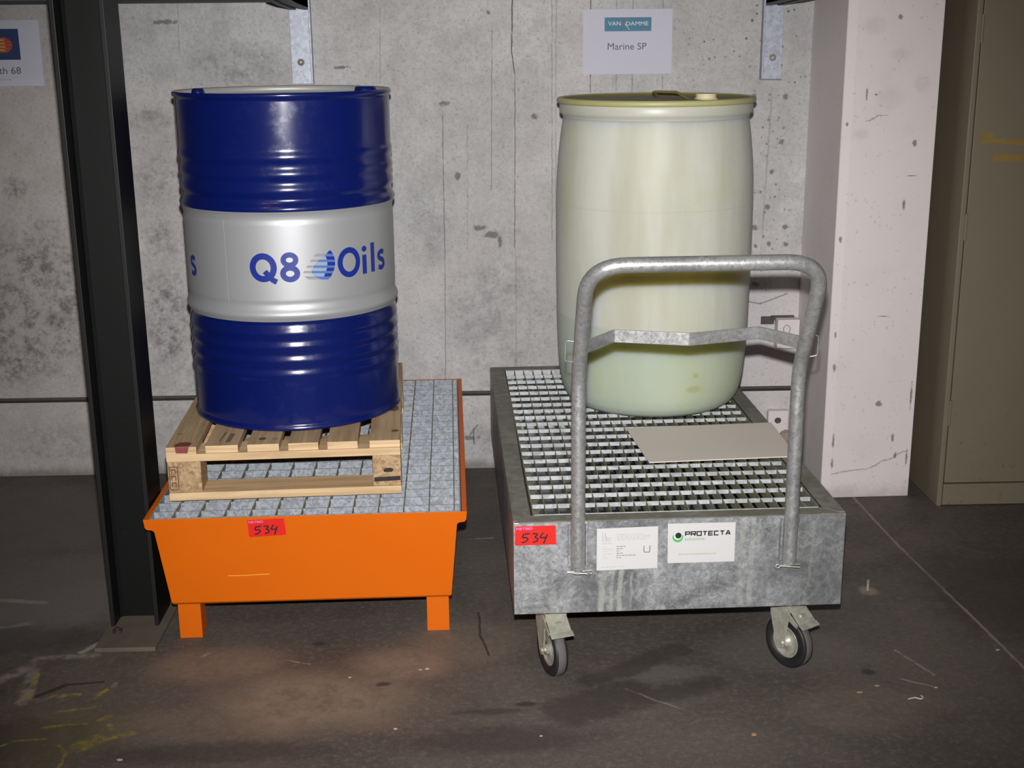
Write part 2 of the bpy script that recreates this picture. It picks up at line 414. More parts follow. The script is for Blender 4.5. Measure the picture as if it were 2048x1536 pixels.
def mat_cabinet():
    t = NT('olive_enamel')
    X, Y, Z = t.xyz()
    c = t.mix(t.noise(4, 5), (.170, .145, .100), (.200, .170, .120))
    c = t.mix(t.ss(t.noise(26, 6, .75), .66, .74, 0, .6), c, (.06, .045, .03))
    lo = t.ss(Z, .5, .05, 0, .5)
    c = t.mix(t.m('MULTIPLY', lo, t.ss(t.noise(40, 5, .8), .55, .7)), c, (.05, .035, .025))
    Zw = t.m('ADD', Z, t.m('MULTIPLY', t.noise(20, 3), .02))
    c = t.mix(t.m('MULTIPLY', t.seg(X, Zw, (1.60, .345), (1.70, .343), .003), .6), c, (.05, .04, .03))
    return t.out(c, .5, spec=.35, bump=t.noise(40, 3), bstr=.08, bdist=.001)


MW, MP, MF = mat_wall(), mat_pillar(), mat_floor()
GROOVE = plain('grimy_joint', (.075, .068, .06), .9, var=.4, scale=40)
BLACK = mat_paint('black_steel_paint', (.0062, .0062, .0062), .5, scuff=.3, scuffc=(.03, .027, .025), spec=.22)
WORN = mat_paint('worn_black_edge', (.012, .012, .012), .45, scuff=.9, scuffc=(.11, .105, .10), spec=.35)
PLATE = plain('dirty_base_plate', (.105, .086, .066), .75, var=.3, scale=20)
ORANGE = mat_paint('orange_enamel', (.60, .115, .0015), .45, scuff=.12, scuffc=(.35, .10, .01), spec=.22)
GALV_G = mat_galv('galvanised_grating', (.24, .265, .295), (.41, .445, .49), .35, .5, 130, cell=.3)
GALV_T = mat_galv('galvanised_sheet', (.29, .295, .31), (.52, .53, .55), .55, .40, 90, blotch=.8, streak=.5, bdist=.003, cell=.12, runs=True)
GALV_F = mat_galv('grimy_galvanised_flange', (.20, .20, .18), (.34, .34, .31), .35, .6, 50, dirt=.75, dirtcol=(.13, .125, .085))
GALV_P = mat_galv('galvanised_tube', (.32, .32, .32), (.48, .48, .475), .6, .36, 110, blotch=.3, cell=.15)
GALV_S = mat_galv('mesh_bar_zinc', (.38, .40, .42), (.62, .65, .68), .35, .5, 60, dirt=.25, dirtcol=(.3, .3, .24))
GALV_B = mat_galv('bearing_bar_zinc', (.16, .165, .14), (.28, .28, .24), .3, .6, 60, dirt=.5, dirtcol=(.20, .19, .05))
GALV_W = mat_galv('bracket_zinc', (.30, .32, .38), (.42, .44, .50), .4, .45, 90)
ZINC = mat_galv('zinc_plated_steel', (.42, .42, .35), (.60, .59, .50), .5, .3, 60)
RUBBER = plain('black_rubber', (.014, .014, .015), .55, var=.3)
TREAD = plain('dusty_tread', (.10, .092, .088), .8, var=.3)
SILVER = mat_paint('silver_paint', (.42, .43, .445), .50, metal=.45, var=.03, spec=.5)
SILVER_L = mat_paint('silver_lid', (.52, .54, .53), .42, metal=.5)
BLUE = mat_paint('blue_gloss_paint', (.0022, .0082, .094), .5, coat=1.0, var=.08, crough=.18, smudge=.10, spec=.05)
PRINT_BLUE = mat_paint('blue_print', (.008, .025, .24), .4)
PRINT_MID = mat_paint('mid_blue_print', (.075, .16, .42), .4)
PRINT_LIGHT = mat_paint('light_blue_print', (.28, .35, .47), .4)
PRINT_PALE = mat_paint('pale_grey_print', (.27, .28, .315), .4)
PLASTIC = mat_plastic()
PLASTIC_RIM = mat_paint('milky_rim_plastic', (.50, .50, .43), .4, scuff=.22, scuffc=(.40, .38, .16))
LID_DIRT = mat_paint('grimy_lid_plastic', (.17, .145, .05), .6, scuff=.6, scuffc=(.34, .33, .15), var=.3)
CAP_W = mat_paint('cream_cap_plastic', (.66, .60, .40), .4)
WOOD_X, WOOD_Y, BLOCKM = mat_wood('pine_across', 0, 1.0), mat_wood('pine_lengthwise_shaded', 1, .74), mat_block()  # lengthwise pine is darkened: weaker light on the deck tops put into its colour
KNOT = plain('dark_knot', (.13, .085, .045), .7, var=.3)
STAIN_RED = plain('red_stain', (.20, .045, .035), .7, var=.4, scale=60)
STAMP = plain('black_stamp_ink', (.022, .018, .016), .8, var=.3)
STAMP_B = plain('burnt_brand_mark', (.10, .05, .03), .8, var=.3)
CAB = mat_cabinet()
CAB_GAP = plain('door_gap_painted_shade', (.02, .018, .015), .9)  # near-black colour stands in for the shade in the door gaps
TAPE = plain('yellowed_tape', (.24, .165, .045), .5, var=.2)
PAPER = plain('white_paper', (.545, .545, .63), .8, var=.02, spec=.2)
LABEL = plain('white_label', (.54, .535, .535), .45, var=.02)
RED = plain('red_label', (.66, .014, .010), .45, var=.05)
INK = plain('black_ink', (.012, .010, .012), .6)
INKG = plain('grey_ink', (.10, .10, .115), .7)
INKL = plain('faint_grey_ink', (.40, .40, .41), .7)
INKM = plain('mid_grey_ink', (.26, .26, .27), .7)
GREEN = plain('green_ink', (.06, .42, .10), .6)
GREEN_L = plain('pale_green_ink', (.13, .33, .13), .6)
OLIVE = plain('olive_ink', (.26, .33, .05), .6)
TEAL = plain('teal_print', (.045, .17, .27), .6, var=.15, scale=20)
NAVY = plain('navy_print', (.012, .035, .125), .6, var=.15)
ORANGE_P = plain('orange_print', (.42, .085, .012), .6)
YELLOW_P = plain('yellow_print', (.50, .30, .10), .6)
RED_P = plain('red_print', (.40, .035, .05), .6)
WHITE_P = plain('white_print', (.62, .70, .74), .6)
LILAC = plain('lilac_print', (.55, .25, .75), .6)
CARD = plain('pale_beige_board', (.66, .60, .545), .6, var=.02, scale=6)
DARK = mat_paint('dark_shelf_paint', (.035, .034, .038), .5)
SHELF = plain('green_grey_board', (.12, .14, .14), .7)
CHIP = plain('pale_debris', (.50, .36, .30), .8)
CHIP_R = plain('reddish_debris', (.42, .20, .13), .8)
STRING = plain('string', (.50, .45, .38), .8)


# ------------------------------------------------------------------ mesh helpers
class MB:
    def __init__(s):
        s.v, s.f, s.mi, s.sm = [], [], [], []

    def add(s, vs, fs, mi=0, sm=False):
        o = len(s.v)
        s.v += [tuple(v) for v in vs]
        for f in fs:
            s.f.append(tuple(i+o for i in f))
            s.mi.append(mi)
            s.sm.append(sm)
        return s

    def box(s, x0, x1, y0, y1, z0, z1, mi=0):
        vs = [(x, y, z) for z in (z0, z1) for y in (y0, y1) for x in (x0, x1)]
        return s.add(vs, [(0, 2, 3, 1), (4, 5, 7, 6), (0, 1, 5, 4), (2, 6, 7, 3), (0, 4, 6, 2), (1, 3, 7, 5)], mi)

    def prism(s, poly, axis, a, b, mi=0):
        """extrude a 2D polygon along axis 0/1/2 from a to b"""
        def P(u, w, t):
            return [(t, u, w), (u, t, w), (u, w, t)][axis]
        n = len(poly)
        vs = [P(u, w, a) for u, w in poly] + [P(u, w, b) for u, w in poly]
        fs = [tuple(range(n)), tuple(range(2*n-1, n-1, -1))]
        fs += [(i, i+n, (i+1) % n+n, (i+1) % n) for i in range(n)]
        return s.add(vs, fs, mi)

    def tube(s, pts, r, n=12, closed=False, mi=0, caps=True):
        pts = [Vector(p) for p in pts]
        N = len(pts)
        tang = []
        for i in range(N):
            a = pts[i-1] if (i > 0 or closed) else pts[i]
            b = pts[(i+1) % N] if (i < N-1 or closed) else pts[i]
            tang.append((b-a).normalized())
        ref = Vector((0, 0, 1)) if abs(tang[0].z) < .9 else Vector((1, 0, 0))
        nx = tang[0].cross(ref).normalized()
        vs, fs = [], []
        for i in range(N):
            nx = (nx - tang[i]*nx.dot(tang[i])).normalized()
            ny = tang[i].cross(nx)
            for k in range(n):
                a = 2*math.pi*k/n
                vs.append(pts[i] + nx*(r*math.cos(a)) + ny*(r*math.sin(a)))
        for i in range(N if closed else N-1):
            j = (i+1) % N
            for k in range(n):
                fs.append((i*n+k, i*n+(k+1) % n, j*n+(k+1) % n, j*n+k))
        s.add(vs, fs, mi, True)
        if caps and not closed:
            s.add(vs[:n], [tuple(range(n-1, -1, -1))], mi)
            s.add(vs[-n:], [tuple(range(n))], mi)
        return s

    def lathe(s, prof, n=96, c=(0, 0), mi=0, sm=True, cap0=False, cap1=False):
        vs, fs = [], []
        for r, z in prof:
            for k in range(n):
                a = 2*math.pi*k/n
                vs.append((c[0]+r*math.cos(a), c[1]+r*math.sin(a), z))
        for i in range(len(prof)-1):
            for k in range(n):
                fs.append((i*n+k, i*n+(k+1) % n, (i+1)*n+(k+1) % n, (i+1)*n+k))
        s.add(vs, fs, mi, sm)
        if cap0:
            s.add(vs[:n], [tuple(range(n-1, -1, -1))], mi)
        if cap1:
            s.add(vs[-n:], [tuple(range(n))], mi)
        return s

    def cyl(s, c, axis, r, h, n=24, mi=0):
        """solid cylinder centred at c along axis vector"""
        a = Vector(axis).normalized()
        p = Vector(c)
        return s.tube([p-a*h/2, p+a*h/2], r, n, mi=mi)

    def build(s, name, mats, parent=None, bevel=0, seg=2, loc=None, rot=None, angle=40, weld=False):
        me = bpy.data.meshes.new(name)
        me.from_pydata(s.v, [], s.f)
        if not isinstance(mats, (list, tuple)):
            mats = [mats]
        for m in mats:
            me.materials.append(m)
        me.polygons.foreach_set('material_index', s.mi)
        me.polygons.foreach_set('use_smooth', s.sm)
        bm = bmesh.new()
        bm.from_mesh(me)
        if weld:
            bmesh.ops.remove_doubles(bm, verts=bm.verts, dist=1e-5)
        bmesh.ops.recalc_face_normals(bm, faces=bm.faces)
        bm.to_mesh(me)
        bm.free()
        me.update()
        o = bpy.data.objects.new(name, me)
        COL.objects.link(o)
        if parent is not None:
            o.parent = parent
        if loc:
            o.location = loc
        if rot:
            o.rotation_euler = rot
        if bevel:
            b = o.modifiers.new('bevel', 'BEVEL')
            b.width = bevel
            b.segments = seg
            b.limit_method = 'ANGLE'
            b.angle_limit = R(angle)
        return o


def sheet(name, polys, mats, parent, place, eps=0.0, mi=None):
    """flat print: 2D polygons placed by a mapping function"""
    b = MB()
    for i, p in enumerate(polys):
        b.add([place(u, w) for u, w in p], [tuple(range(len(p)))], mi[i] if mi else 0)
    me = bpy.data.meshes.new(name)
    me.from_pydata(b.v, [], b.f)
    for m in (mats if isinstance(mats, list) else [mats]):
        me.materials.append(m)
    me.polygons.foreach_set('material_index', b.mi)
    o = bpy.data.objects.new(name, me)
    COL.objects.link(o)
    o.parent = parent
    return o


def stroke(pts, w, closed=False):
    """quads of a constant-width pen stroke with mitred joints"""
    P = [Vector(p) for p in pts]
    n = len(P)
    L, Rr = [], []
    for i in range(n):
        a = P[i-1] if (i > 0 or closed) else None
        b = P[(i+1) % n] if (i < n-1 or closed) else None
        d1 = (P[i]-a).normalized() if a is not None else (b-P[i]).normalized()
        d2 = (b-P[i]).normalized() if b is not None else d1
        n1 = Vector((-d1.y, d1.x))
        n2 = Vector((-d2.y, d2.x))
        m = (n1+n2)
        m = m.normalized() if m.length > 1e-6 else n1
        k = w/2/max(.45, m.dot(n1))
        L.append(P[i]+m*k)
        Rr.append(P[i]-m*k)
    out = []
    for i in range(n if closed else n-1):
        j = (i+1) % n
        out.append([tuple(L[i]), tuple(L[j]), tuple(Rr[j]), tuple(Rr[i])])
    return out


def arc(cx, cy, rx, ry, a0, a1, n=16):
    return [(cx+rx*math.cos(R(a0+(a1-a0)*i/n)), cy+ry*math.sin(R(a0+(a1-a0)*i/n))) for i in range(n+1)]


def ringp(cx, cy, rx, ry, w, n=36):
    out = []
    for i in range(n):
        a, b = 2*math.pi*i/n, 2*math.pi*(i+1)/n
        out.append([(cx+(rx)*math.cos(a), cy+ry*math.sin(a)), (cx+rx*math.cos(b), cy+ry*math.sin(b)),
                    (cx+(rx-w)*math.cos(b), cy+(ry-w)*math.sin(b)), (cx+(rx-w)*math.cos(a), cy+(ry-w)*math.sin(a))])
    return out


def disc(cx, cy, rx, ry, n=28):
    return [[(cx+rx*math.cos(2*math.pi*i/n), cy+ry*math.sin(2*math.pi*i/n)) for i in range(n)]]


def rect(x0, y0, x1, y1):
    return [[(x0, y0), (x1, y0), (x1, y1), (x0, y1)]]


def text_polys(txt, x0, y0, width, height=None):
    """polygons of a line of type, scaled to the given width (and cap height)"""
    cu = bpy.data.curves.new('type', 'FONT')
    cu.body = txt
    cu.size = 1
    cu.resolution_u = 4
    ob = bpy.data.objects.new('type', cu)
    COL.objects.link(ob)
    dg = bpy.context.evaluated_depsgraph_get()
    dg.update()
    me = bpy.data.meshes.new_from_object(ob.evaluated_get(dg))
    xs = [v.co.x for v in me.vertices]
    ysv = [v.co.y for v in me.vertices]
    k = width/(max(xs)-min(xs))
    ky = k if height is None else height/max(ysv)
    ox = min(xs)
    out = [[(x0+(me.vertices[i].co.x-ox)*k, y0+me.vertices[i].co.y*ky) for i in p.vertices] for p in me.polygons]
    bpy.data.objects.remove(ob)
    bpy.data.curves.remove(cu)
    bpy.data.meshes.remove(me)
    return out


def tag(o, label=None, cat=None, group=None, kind=None):
    if label:
        o['label'] = label
    if cat:
        o['category'] = cat
    if group:
        o['group'] = group
    if kind:
        o['kind'] = kind
    return o


def thing(name, label, cat, loc=(0, 0, 0), rz=0, group=None):
    o = bpy.data.objects.new(name, None)
    o.empty_display_size = .1
    COL.objects.link(o)
    o.location = loc
    o.rotation_euler = (0, 0, rz)
    return tag(o, label, cat, group)


def fillet(pts, radii, n=8):
    """round the inner corners of a polyline"""
    P = [Vector(p) for p in pts]
    out = [P[0]]
    for i in range(1, len(P)-1):
        a, b, c = P[i-1], P[i], P[i+1]
        d1, d2 = (a-b).normalized(), (c-b).normalized()
        ang = d1.angle(d2)
        t = min(radii[i-1]/math.tan(ang/2), (a-b).length*.49, (c-b).length*.49)
        p0, p1 = b+d1*t, b+d2*t
        for k in range(n+1):
            u = k/n
            out.append(p0*(1-u)**2 + b*2*u*(1-u) + p1*u*u)
    out.append(P[-1])
    return out


D = 4.352            # back wall
# ------------------------------------------------------------------ room shell
m = MB()
m.box(-4, 4, -1.5, D+.25, -.2, 0)
tag(m.build('floor', MF), 'dark oil-stained concrete floor with yellow paint remains', None, None, 'structure')

wall = MB()
prof = [(D+.25, 0), (D, 0), (D, .272), (D+.022, .274), (D+.022, .288), (D, .290), (D, 2.9), (D+.25, 2.9)]
n = len(prof)
x0, x1 = -4.0, 4.0
vs_ = [(x0, a, b) for a, b in prof] + [(x1, a, b) for a, b in prof]
for i in range(n):
    j = (i+1) % n
    wall.add([vs_[i], vs_[j], vs_[j+n], vs_[i+n]], [(0, 1, 2, 3)], 1 if i in (2, 3, 4) else 0)
wall.add(vs_[:n], [tuple(range(n))])
wall.add(vs_[n:], [tuple(range(n-1, -1, -1))])
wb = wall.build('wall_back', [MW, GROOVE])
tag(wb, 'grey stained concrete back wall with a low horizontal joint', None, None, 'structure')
# rough blocks left standing proud in the corner beside the pillar
b = MB().box(1.034, 1.112, D-.05, D+.01, .438, .542)
o = b.build('wall_block', MP, wb, .004)
b = MB()
b.add([(x, D-.0505, z) for x, z in []], [])
sheet('ring_mark', ringp(1.066, .508, .013, .017, .003, 20), INKM, wb, lambda u, w: (u, D-.0506, w))
MB().box(1.02, 1.095, D-.03, D+.01, .118, .205).build('wall_block', MP, wb, .005)
sheet('bolt_hole', disc(1.055, .17, .012, .011), GROOVE, wb, lambda u, w: (u, D-.0306, w))
rb = MB()
for k in range(7):
    cx, cy, cz, rr = 1.055+.05*random.random(), D-.02-.03*random.random(), .02+.10*(k/7), .018+.012*random.random()
    rb.lathe([(rr*.2, cz-rr), (rr*.9, cz-rr*.5), (rr, cz+rr*.1), (rr*.6, cz+rr*.75), (rr*.1, cz+rr)], 7, (cx, cy), sm=False, cap0=True, cap1=True)
rb.build('rubble', plain('broken_concrete', (.30, .26, .23), .9, var=.5, scale=60), wb)
MB().box(1.02, 1.10, D-.012, D+.005, .532, .548).box(.985, 1.03, D-.008, D+.005, .518, .545).build('wall_recess_edge', GROOVE, wb)

p = MB().prism([(1.116, D+.02), (1.130, 3.994), (1.158, 3.981), (1.425, 3.986), (1.433, D+.02)], 2, 0, 2.9)
tag(p.build('wall_pillar', MP, None, .003, 2), 'whitish painted pillar projecting from the back wall', None, None, 'structure')

# ------------------------------------------------------------------ black steel column
T = thing('steel_column', 'black painted steel H-section column bolted to the floor', 'column', (-.9255, 3.09, 0))
MB().box(-.072, .083, -.125, .15, 0, .012).build('base_plate', PLATE, T, .002)
for sx in (-1, 1):
    xa = sx*.0575
    fb = MB().box(xa-.0055, xa+.0055, 0, .13, .012, 2.9)
    fb.mi[2] = 1
    fb.build('flange', [BLACK, WORN], T, .0012)
w = MB().prism([(-.052, .068), (-.052, .055), (-.044, .062), (.044, .062), (.052, .055), (.052, .068), (.052, .085), (.044, .075), (-.044, .075), (-.052, .085)], 2, .012, 2.9)
w.build('web', BLACK, T)
a = MB().cyl((-.036, -.035, .016), (0, 0, 1), .012, .009, 6)
a.cyl((-.036, -.035, .022), (0, 0, 1), .006, .008, 12)
a.build('anchor_bolt', plain('rusty_bolt', (.035, .028, .022), .7, var=.3), T)

# ------------------------------------------------------------------ paper signs on the wall
def sign(label, x0, x1, z0, z1, yy):
    t_ = thing('wall_sign', label, 'sign', ((x0+x1)/2, yy, z0))
    MB().box(-(x1-x0)/2, (x1-x0)/2, -.0008, .0008, 0, z1-z0).build('paper', PAPER, t_)
    return t_
def on_sign(cx, z0, e):
    return lambda u, w: (u-cx, -.0008-e, w-z0)

S = sign('white paper sign with teal logo panel and grey lettering above the plastic drum', .352, .648, 1.379, 1.587, D-.0014)
pl = on_sign(.5, 1.379, .0010)
lp = sheet('logo_panel', rect(.423, 1.517, .578, 1.561), TEAL, S, pl)
p2 = on_sign(.5, 1.379, .0018)
p3 = on_sign(.5, 1.379, .0026)
sheet('lettering', text_polys('VAN', .4345, 1.5355, .042, .0125) + text_polys('DAMME', .494, 1.535, .074, .0125), WHITE_P, lp, p2)
sheet('red_emblem', [[(.474, 1.541), (.487, 1.556), (.4905, 1.541), (.4835, 1.546)]], RED_P, lp, p2)
sheet('white_dash', stroke([(.489, 1.541), (.506, 1.521)], .0016), WHITE_P, lp, p3)
sheet('lettering', text_polys('Marine SP', .434, 1.458, .129, .0215), INKG, S, pl)

S = sign('white paper sign with dark blue logo square hanging behind the steel column', -1.727, -1.430, 1.361, 1.570, D-.0014)
pl = on_sign(-1.5785, 1.361, .0010)
p2 = on_sign(-1.5785, 1.361, .0018)
lp = sheet('logo_panel', rect(-1.62, 1.445, -1.498, 1.543), NAVY, S, pl)
polys, mi = [], []
cx, cz = -1.552, 1.492
for k in range(9):
    za, zb = -.024+.0053*k, -.024+.0053*(k+1)
    for (f0, f1, c0) in ((-1, .25, 1), (.25, 1, 0)):
        def hw(z):
            return .031*math.sqrt(max(0.02, 1-(z/.025)**2))
        polys.append([(cx+f0*hw(za), cz+za), (cx+f1*hw(za), cz+za), (cx+f1*hw(zb), cz+zb), (cx+f0*hw(zb), cz+zb)])
        mi.append((c0 if k % 2 else 0) if c0 else (2 if k % 2 else 0))
sheet('striped_emblem', polys, [ORANGE_P, YELLOW_P, RED_P], lp, p2, mi=mi)
sheet('lettering', text_polys('rth 68', -1.585, 1.400, .083, .022), INKG, S, pl)
sheet('lettering', text_polys('sina', -1.572, 1.379, .036, .008), PRINT_LIGHT, S, pl)

# ------------------------------------------------------------------ shelf brackets at the top of the wall
def bracket(label, xc, side):
    t_ = thing('shelf_bracket', label, 'bracket', (xc, D, 0), 0, None)
    u = MB().box(-.036, .036, -.006, 0, 1.358, 2.3)
    xs = .036*side
    u.box(min(xs, xs-.006*side), max(xs, xs-.006*side), -.030, 0, 1.358, 2.3)
    u.build('upright', GALV_W, t_, .001)
    bo = MB().lathe([(.0115, 0), (.0115, .002), (.007, .003), (.0065, .006), (.002, .0075)], 20, cap1=True)
    bo.build('bolt', ZINC, t_, loc=(-.004*side, -.006, 1.428), rot=(R(90), 0, 0))
    return t_
B1 = bracket('galvanised shelf bracket on the wall behind the blue drum', -.577, 1)
B2 = bracket('galvanised shelf bracket on the wall beside the pillar', .981, -1)
for par, s in ((B1, -1), (B2, 1)):
    a = MB()
    for k, dx in enumerate((-.030, .012)):
        a.prism([(-.006, 1.594), (-.30, 1.602), (-.50, 1.612), (-.50, 1.70), (-.006, 1.70)], 0, dx, dx+.018)
    a.prism([(-.006, 1.600), (-.30, 1.608), (-.50, 1.618), (-.50, 1.70), (-.006, 1.70)], 0, -.030, .030)
    a.build('arm', DARK, par)
sb = MB().box(-1.7, 0, -.42, 0, 0, .025)
o = sb.build('shelf_board', SHELF, None, .002, loc=(-.615, D-.002, 1.618))
tag(o, 'dark shelf board running along the wall above the striped logo sign', 'shelf')

# ------------------------------------------------------------------ olive steel cabinet
T = thing('steel_cabinet', 'tall olive grey steel cabinet beside the white pillar', 'cabinet', (1.487, 3.887, 0))
c = MB().box(0, .016, 0, .45, 0, 1.95)                 # side and stile
c.box(.016, .92, .02, .45, .0, 1.95)
c.box(.90, .92, 0, .45, 0, 1.95)
c.box(0, .92, 0, .45, 1.92, 1.95)
c.build('body', CAB, T, .002)
MB().box(.016, .90, .014, .019, .004, 1.92).build('gap', CAB_GAP, T)  # dark sheet behind the doors, paints the shade seen through the gaps
dr = MB().box(.019, .46, -.001, .012, .081, 1.915).build('door', CAB, T, .0015)
MB().box(.463, .897, -.001, .012, .081, 1.915).build('door', CAB, T, .0015)
for z in (.32, .92, 1.512, 1.80):
    h = MB().cyl((.0175, -.003, z), (0, 0, 1), .0042, .082, 12)
    h.build('hinge', CAB, dr)
MB().box(.018, .897, -.001, .012, .004, .076).build('plinth', CAB, T, .0015)
for q_ in ([(.042, 1.175), (.08, 1.175), (.08, 1.212), (.042, 1.212)], [(.08, 1.176), (.19, 1.167), (.19, 1.186), (.08, 1.191)], [(.078, 1.123), (.19, 1.119), (.19, 1.142), (.085, 1.143)]):
    MB().prism(q_, 1, -.0026, -.0008).build('tape_strip', TAPE, dr)

# ------------------------------------------------------------------ orange spill tray
OT = thing('spill_tray', 'orange steel spill tray on four legs with a red number sticker', 'spill tray', (-.855, 3.0004, 0), .0222)
OW, OL, OZ = .8117, 1.3035, .3439
t_ = MB()
zb, zl = .102, .314
# outer faces: lip then tapering body
def ringz(x0, x1, y0, y1, z):
    return [(x0, y0, z), (x1, y0, z), (x1, y1, z), (x0, y1, z)]
th = .004
def fy(z):
    return .018*(OZ-z)/(OZ-zb)
rings = [ringz(0, OW, fy(OZ), OL, OZ), ringz(.002, OW-.002, fy(zl+.008), OL-.002, zl+.008), ringz(.006, OW-.006, fy(zl+.002), OL-.006, zl+.002), ringz(.020, OW-.022, fy(zl), OL-.02, zl), ringz(.025, OW-.026, fy(zl-.006), OL-.025, zl-.006),
         ringz(.050, OW-.044, fy(zb+.006), OL-.045, zb+.006), ringz(.054, OW-.048, .024, OL-.05, zb)]
inner = [ringz(.054+th, OW-.048-th, .024+th, OL-.05-th, zb+th), ringz(.025+th, OW-.026-th, .012, OL-.025-th, zl-.006),
         ringz(.020, OW-.020, .0055, OL-.018, zl-.002), ringz(.016, OW-.017, .0050, OL-.012, zl), ringz(.012, OW-.014, .003, OL-.010, OZ)]
allr = rings + inner
for i in range(len(allr)-1):
    for k in range(4):
        j = (k+1) % 4
        t_.add([allr[i][k], allr[i][j], allr[i+1][j], allr[i+1][k]], [(0, 1, 2, 3)])
for k in range(4):
    j = (k+1) % 4
    t_.add([allr[-1][k], allr[-1][j], allr[0][j], allr[0][k]], [(0, 1, 2, 3)])
t_.add(rings[-1], [(3, 2, 1, 0)])
t_.add(inner[0], [(0, 1, 2, 3)])
tray = t_.build('tray', ORANGE, OT, .0015, weld=True)
for lx in (.060, .702):
    for ly in (.036, OL-.12):
        l = MB().prism([(lx, ly), (lx+.058, ly), (lx+.058, ly+.06), (lx+.054, ly+.06), (lx+.054, ly+.004), (lx+.004, ly+.004), (lx+.004, ly+.06), (lx, ly+.06)], 2, .0, zb+.001)
        l.build('leg', ORANGE, OT, .001)

NUM5 = [[(.62, .95), (.18, .86)], [(.18, .86), (.10, .52), (.42, .56), (.50, .34), (.30, .10), (.06, .04)]]
NUM3 = [[(.06, .88), (.34, .95), (.42, .80), (.20, .58), (.44, .42), (.40, .16), (.08, .06)]]
NUM4 = [[(.34, 1.0), (.06, .46), (.52, .52)], [(.62, .84), (.34, -.12)]]
def sticker(parent, quad, place):
    """red auction sticker: quad corners TL, TR, BR, BL in face coordinates"""
    TL, TR, BR, BL = [Vector(a) for a in quad]
    def bil(u, v):
        return (BL*(1-u)+BR*u)*(1-v) + (TL*(1-u)+TR*u)*v
    st = sheet('sticker', [[tuple(a) for a in (BL, BR, TR, TL)]], RED, parent, lambda u, w: place(u, w, .0006))
    st['label'] = 'red sticker with handwritten black number'
    polys = []
    for gx, strokes in ((.14, NUM5), (.40, NUM3), (.57, NUM4)):
        for sk in strokes:
            P = fillet([(gx+a*.36, .13+b_*.52, 0) for a, b_ in sk], [.05]*max(0, len(sk)-2), 4) if len(sk) > 2 else [Vector((gx+a*.36, .13+b_*.52, 0)) for a, b_ in sk]
            pp = [bil(q.x, q.y) for q in P]
            polys += stroke([(q.x, q.y) for q in pp], .0036)
    sheet('number', polys, INK, st, lambda u, w: place(u, w, .0015))
    tp = text_polys('NETBID', .03, .82, .40, .12)
    sheet('lettering', [[tuple(bil(*q)) for q in pg] for pg in tp], LILAC, st, lambda u, w: place(u, w, .0015))
    return st
def oface(u, w, e):
    return (u, fy(w)-e, w)
sticker(OT, ((.259, .336), (.351, .339), (.354, .293), (.261, .289)), oface)
# a pale scratch across the front plate
sheet('scratch', stroke([(.20, .182), (.24, .1815), (.27, .183), (.305, .184)], .0022), plain('scratched_paint', (.80, .33, .05), .5), OT,
      lambda u, w: (u, fy(w)-.0006, w))

# galvanised grating in the orange tray
GT = thing('steel_grating', 'galvanised square-mesh grating lying in the orange tray', 'grating', (-.855, 3.0004, 0), .0222)
gx0, gx1, gy0, gy1 = .0135, OW-.0155, .0060, OL-.012
proto = None
def bar(name, parent, me_key, make, mat, loc, cache={}):
    if me_key not in cache:
        o_ = make().build(name, mat, parent)
        cache[me_key] = o_
    else:
        o_ = bpy.data.objects.new(name, cache[me_key].data)
        COL.objects.link(o_)
        o_.parent = parent
    o_.location = loc
    return o_
pitch = .0645
k = 0
xx = gx0
n_l = int((gx1-gx0-.004)/pitch)
for k in range(1, n_l+1):
    bar('bearing_bar', GT, 'ob', lambda: MB().box(-.0014, .0014, gy0+.003, gy1-.003, OZ-.012, OZ), GALV_B, (gx0-.008+k*pitch, 0, 0))
pc = .0615
ny = int((gy1-gy0)/pc)
for k in range(1, ny+1):
    bar('cross_bar', GT, 'oc', lambda: MB().box(gx0+.003, gx1-.003, -.0018, .0018, OZ-.029, OZ-.0006), GALV_G, (0, gy0+k*pc-.012, 0))
for nm, bx in (('edge_bar', (gx0, gx0+.003, gy0, gy1)), ('edge_bar', (gx1-.003, gx1, gy0, gy1)), ('edge_bar', (gx0, gx1, gy0, gy0+.003)), ('edge_bar', (gx0, gx1, gy1-.003, gy1))):
    MB().box(*bx, OZ-.029, OZ).build(nm, GALV_G, GT)

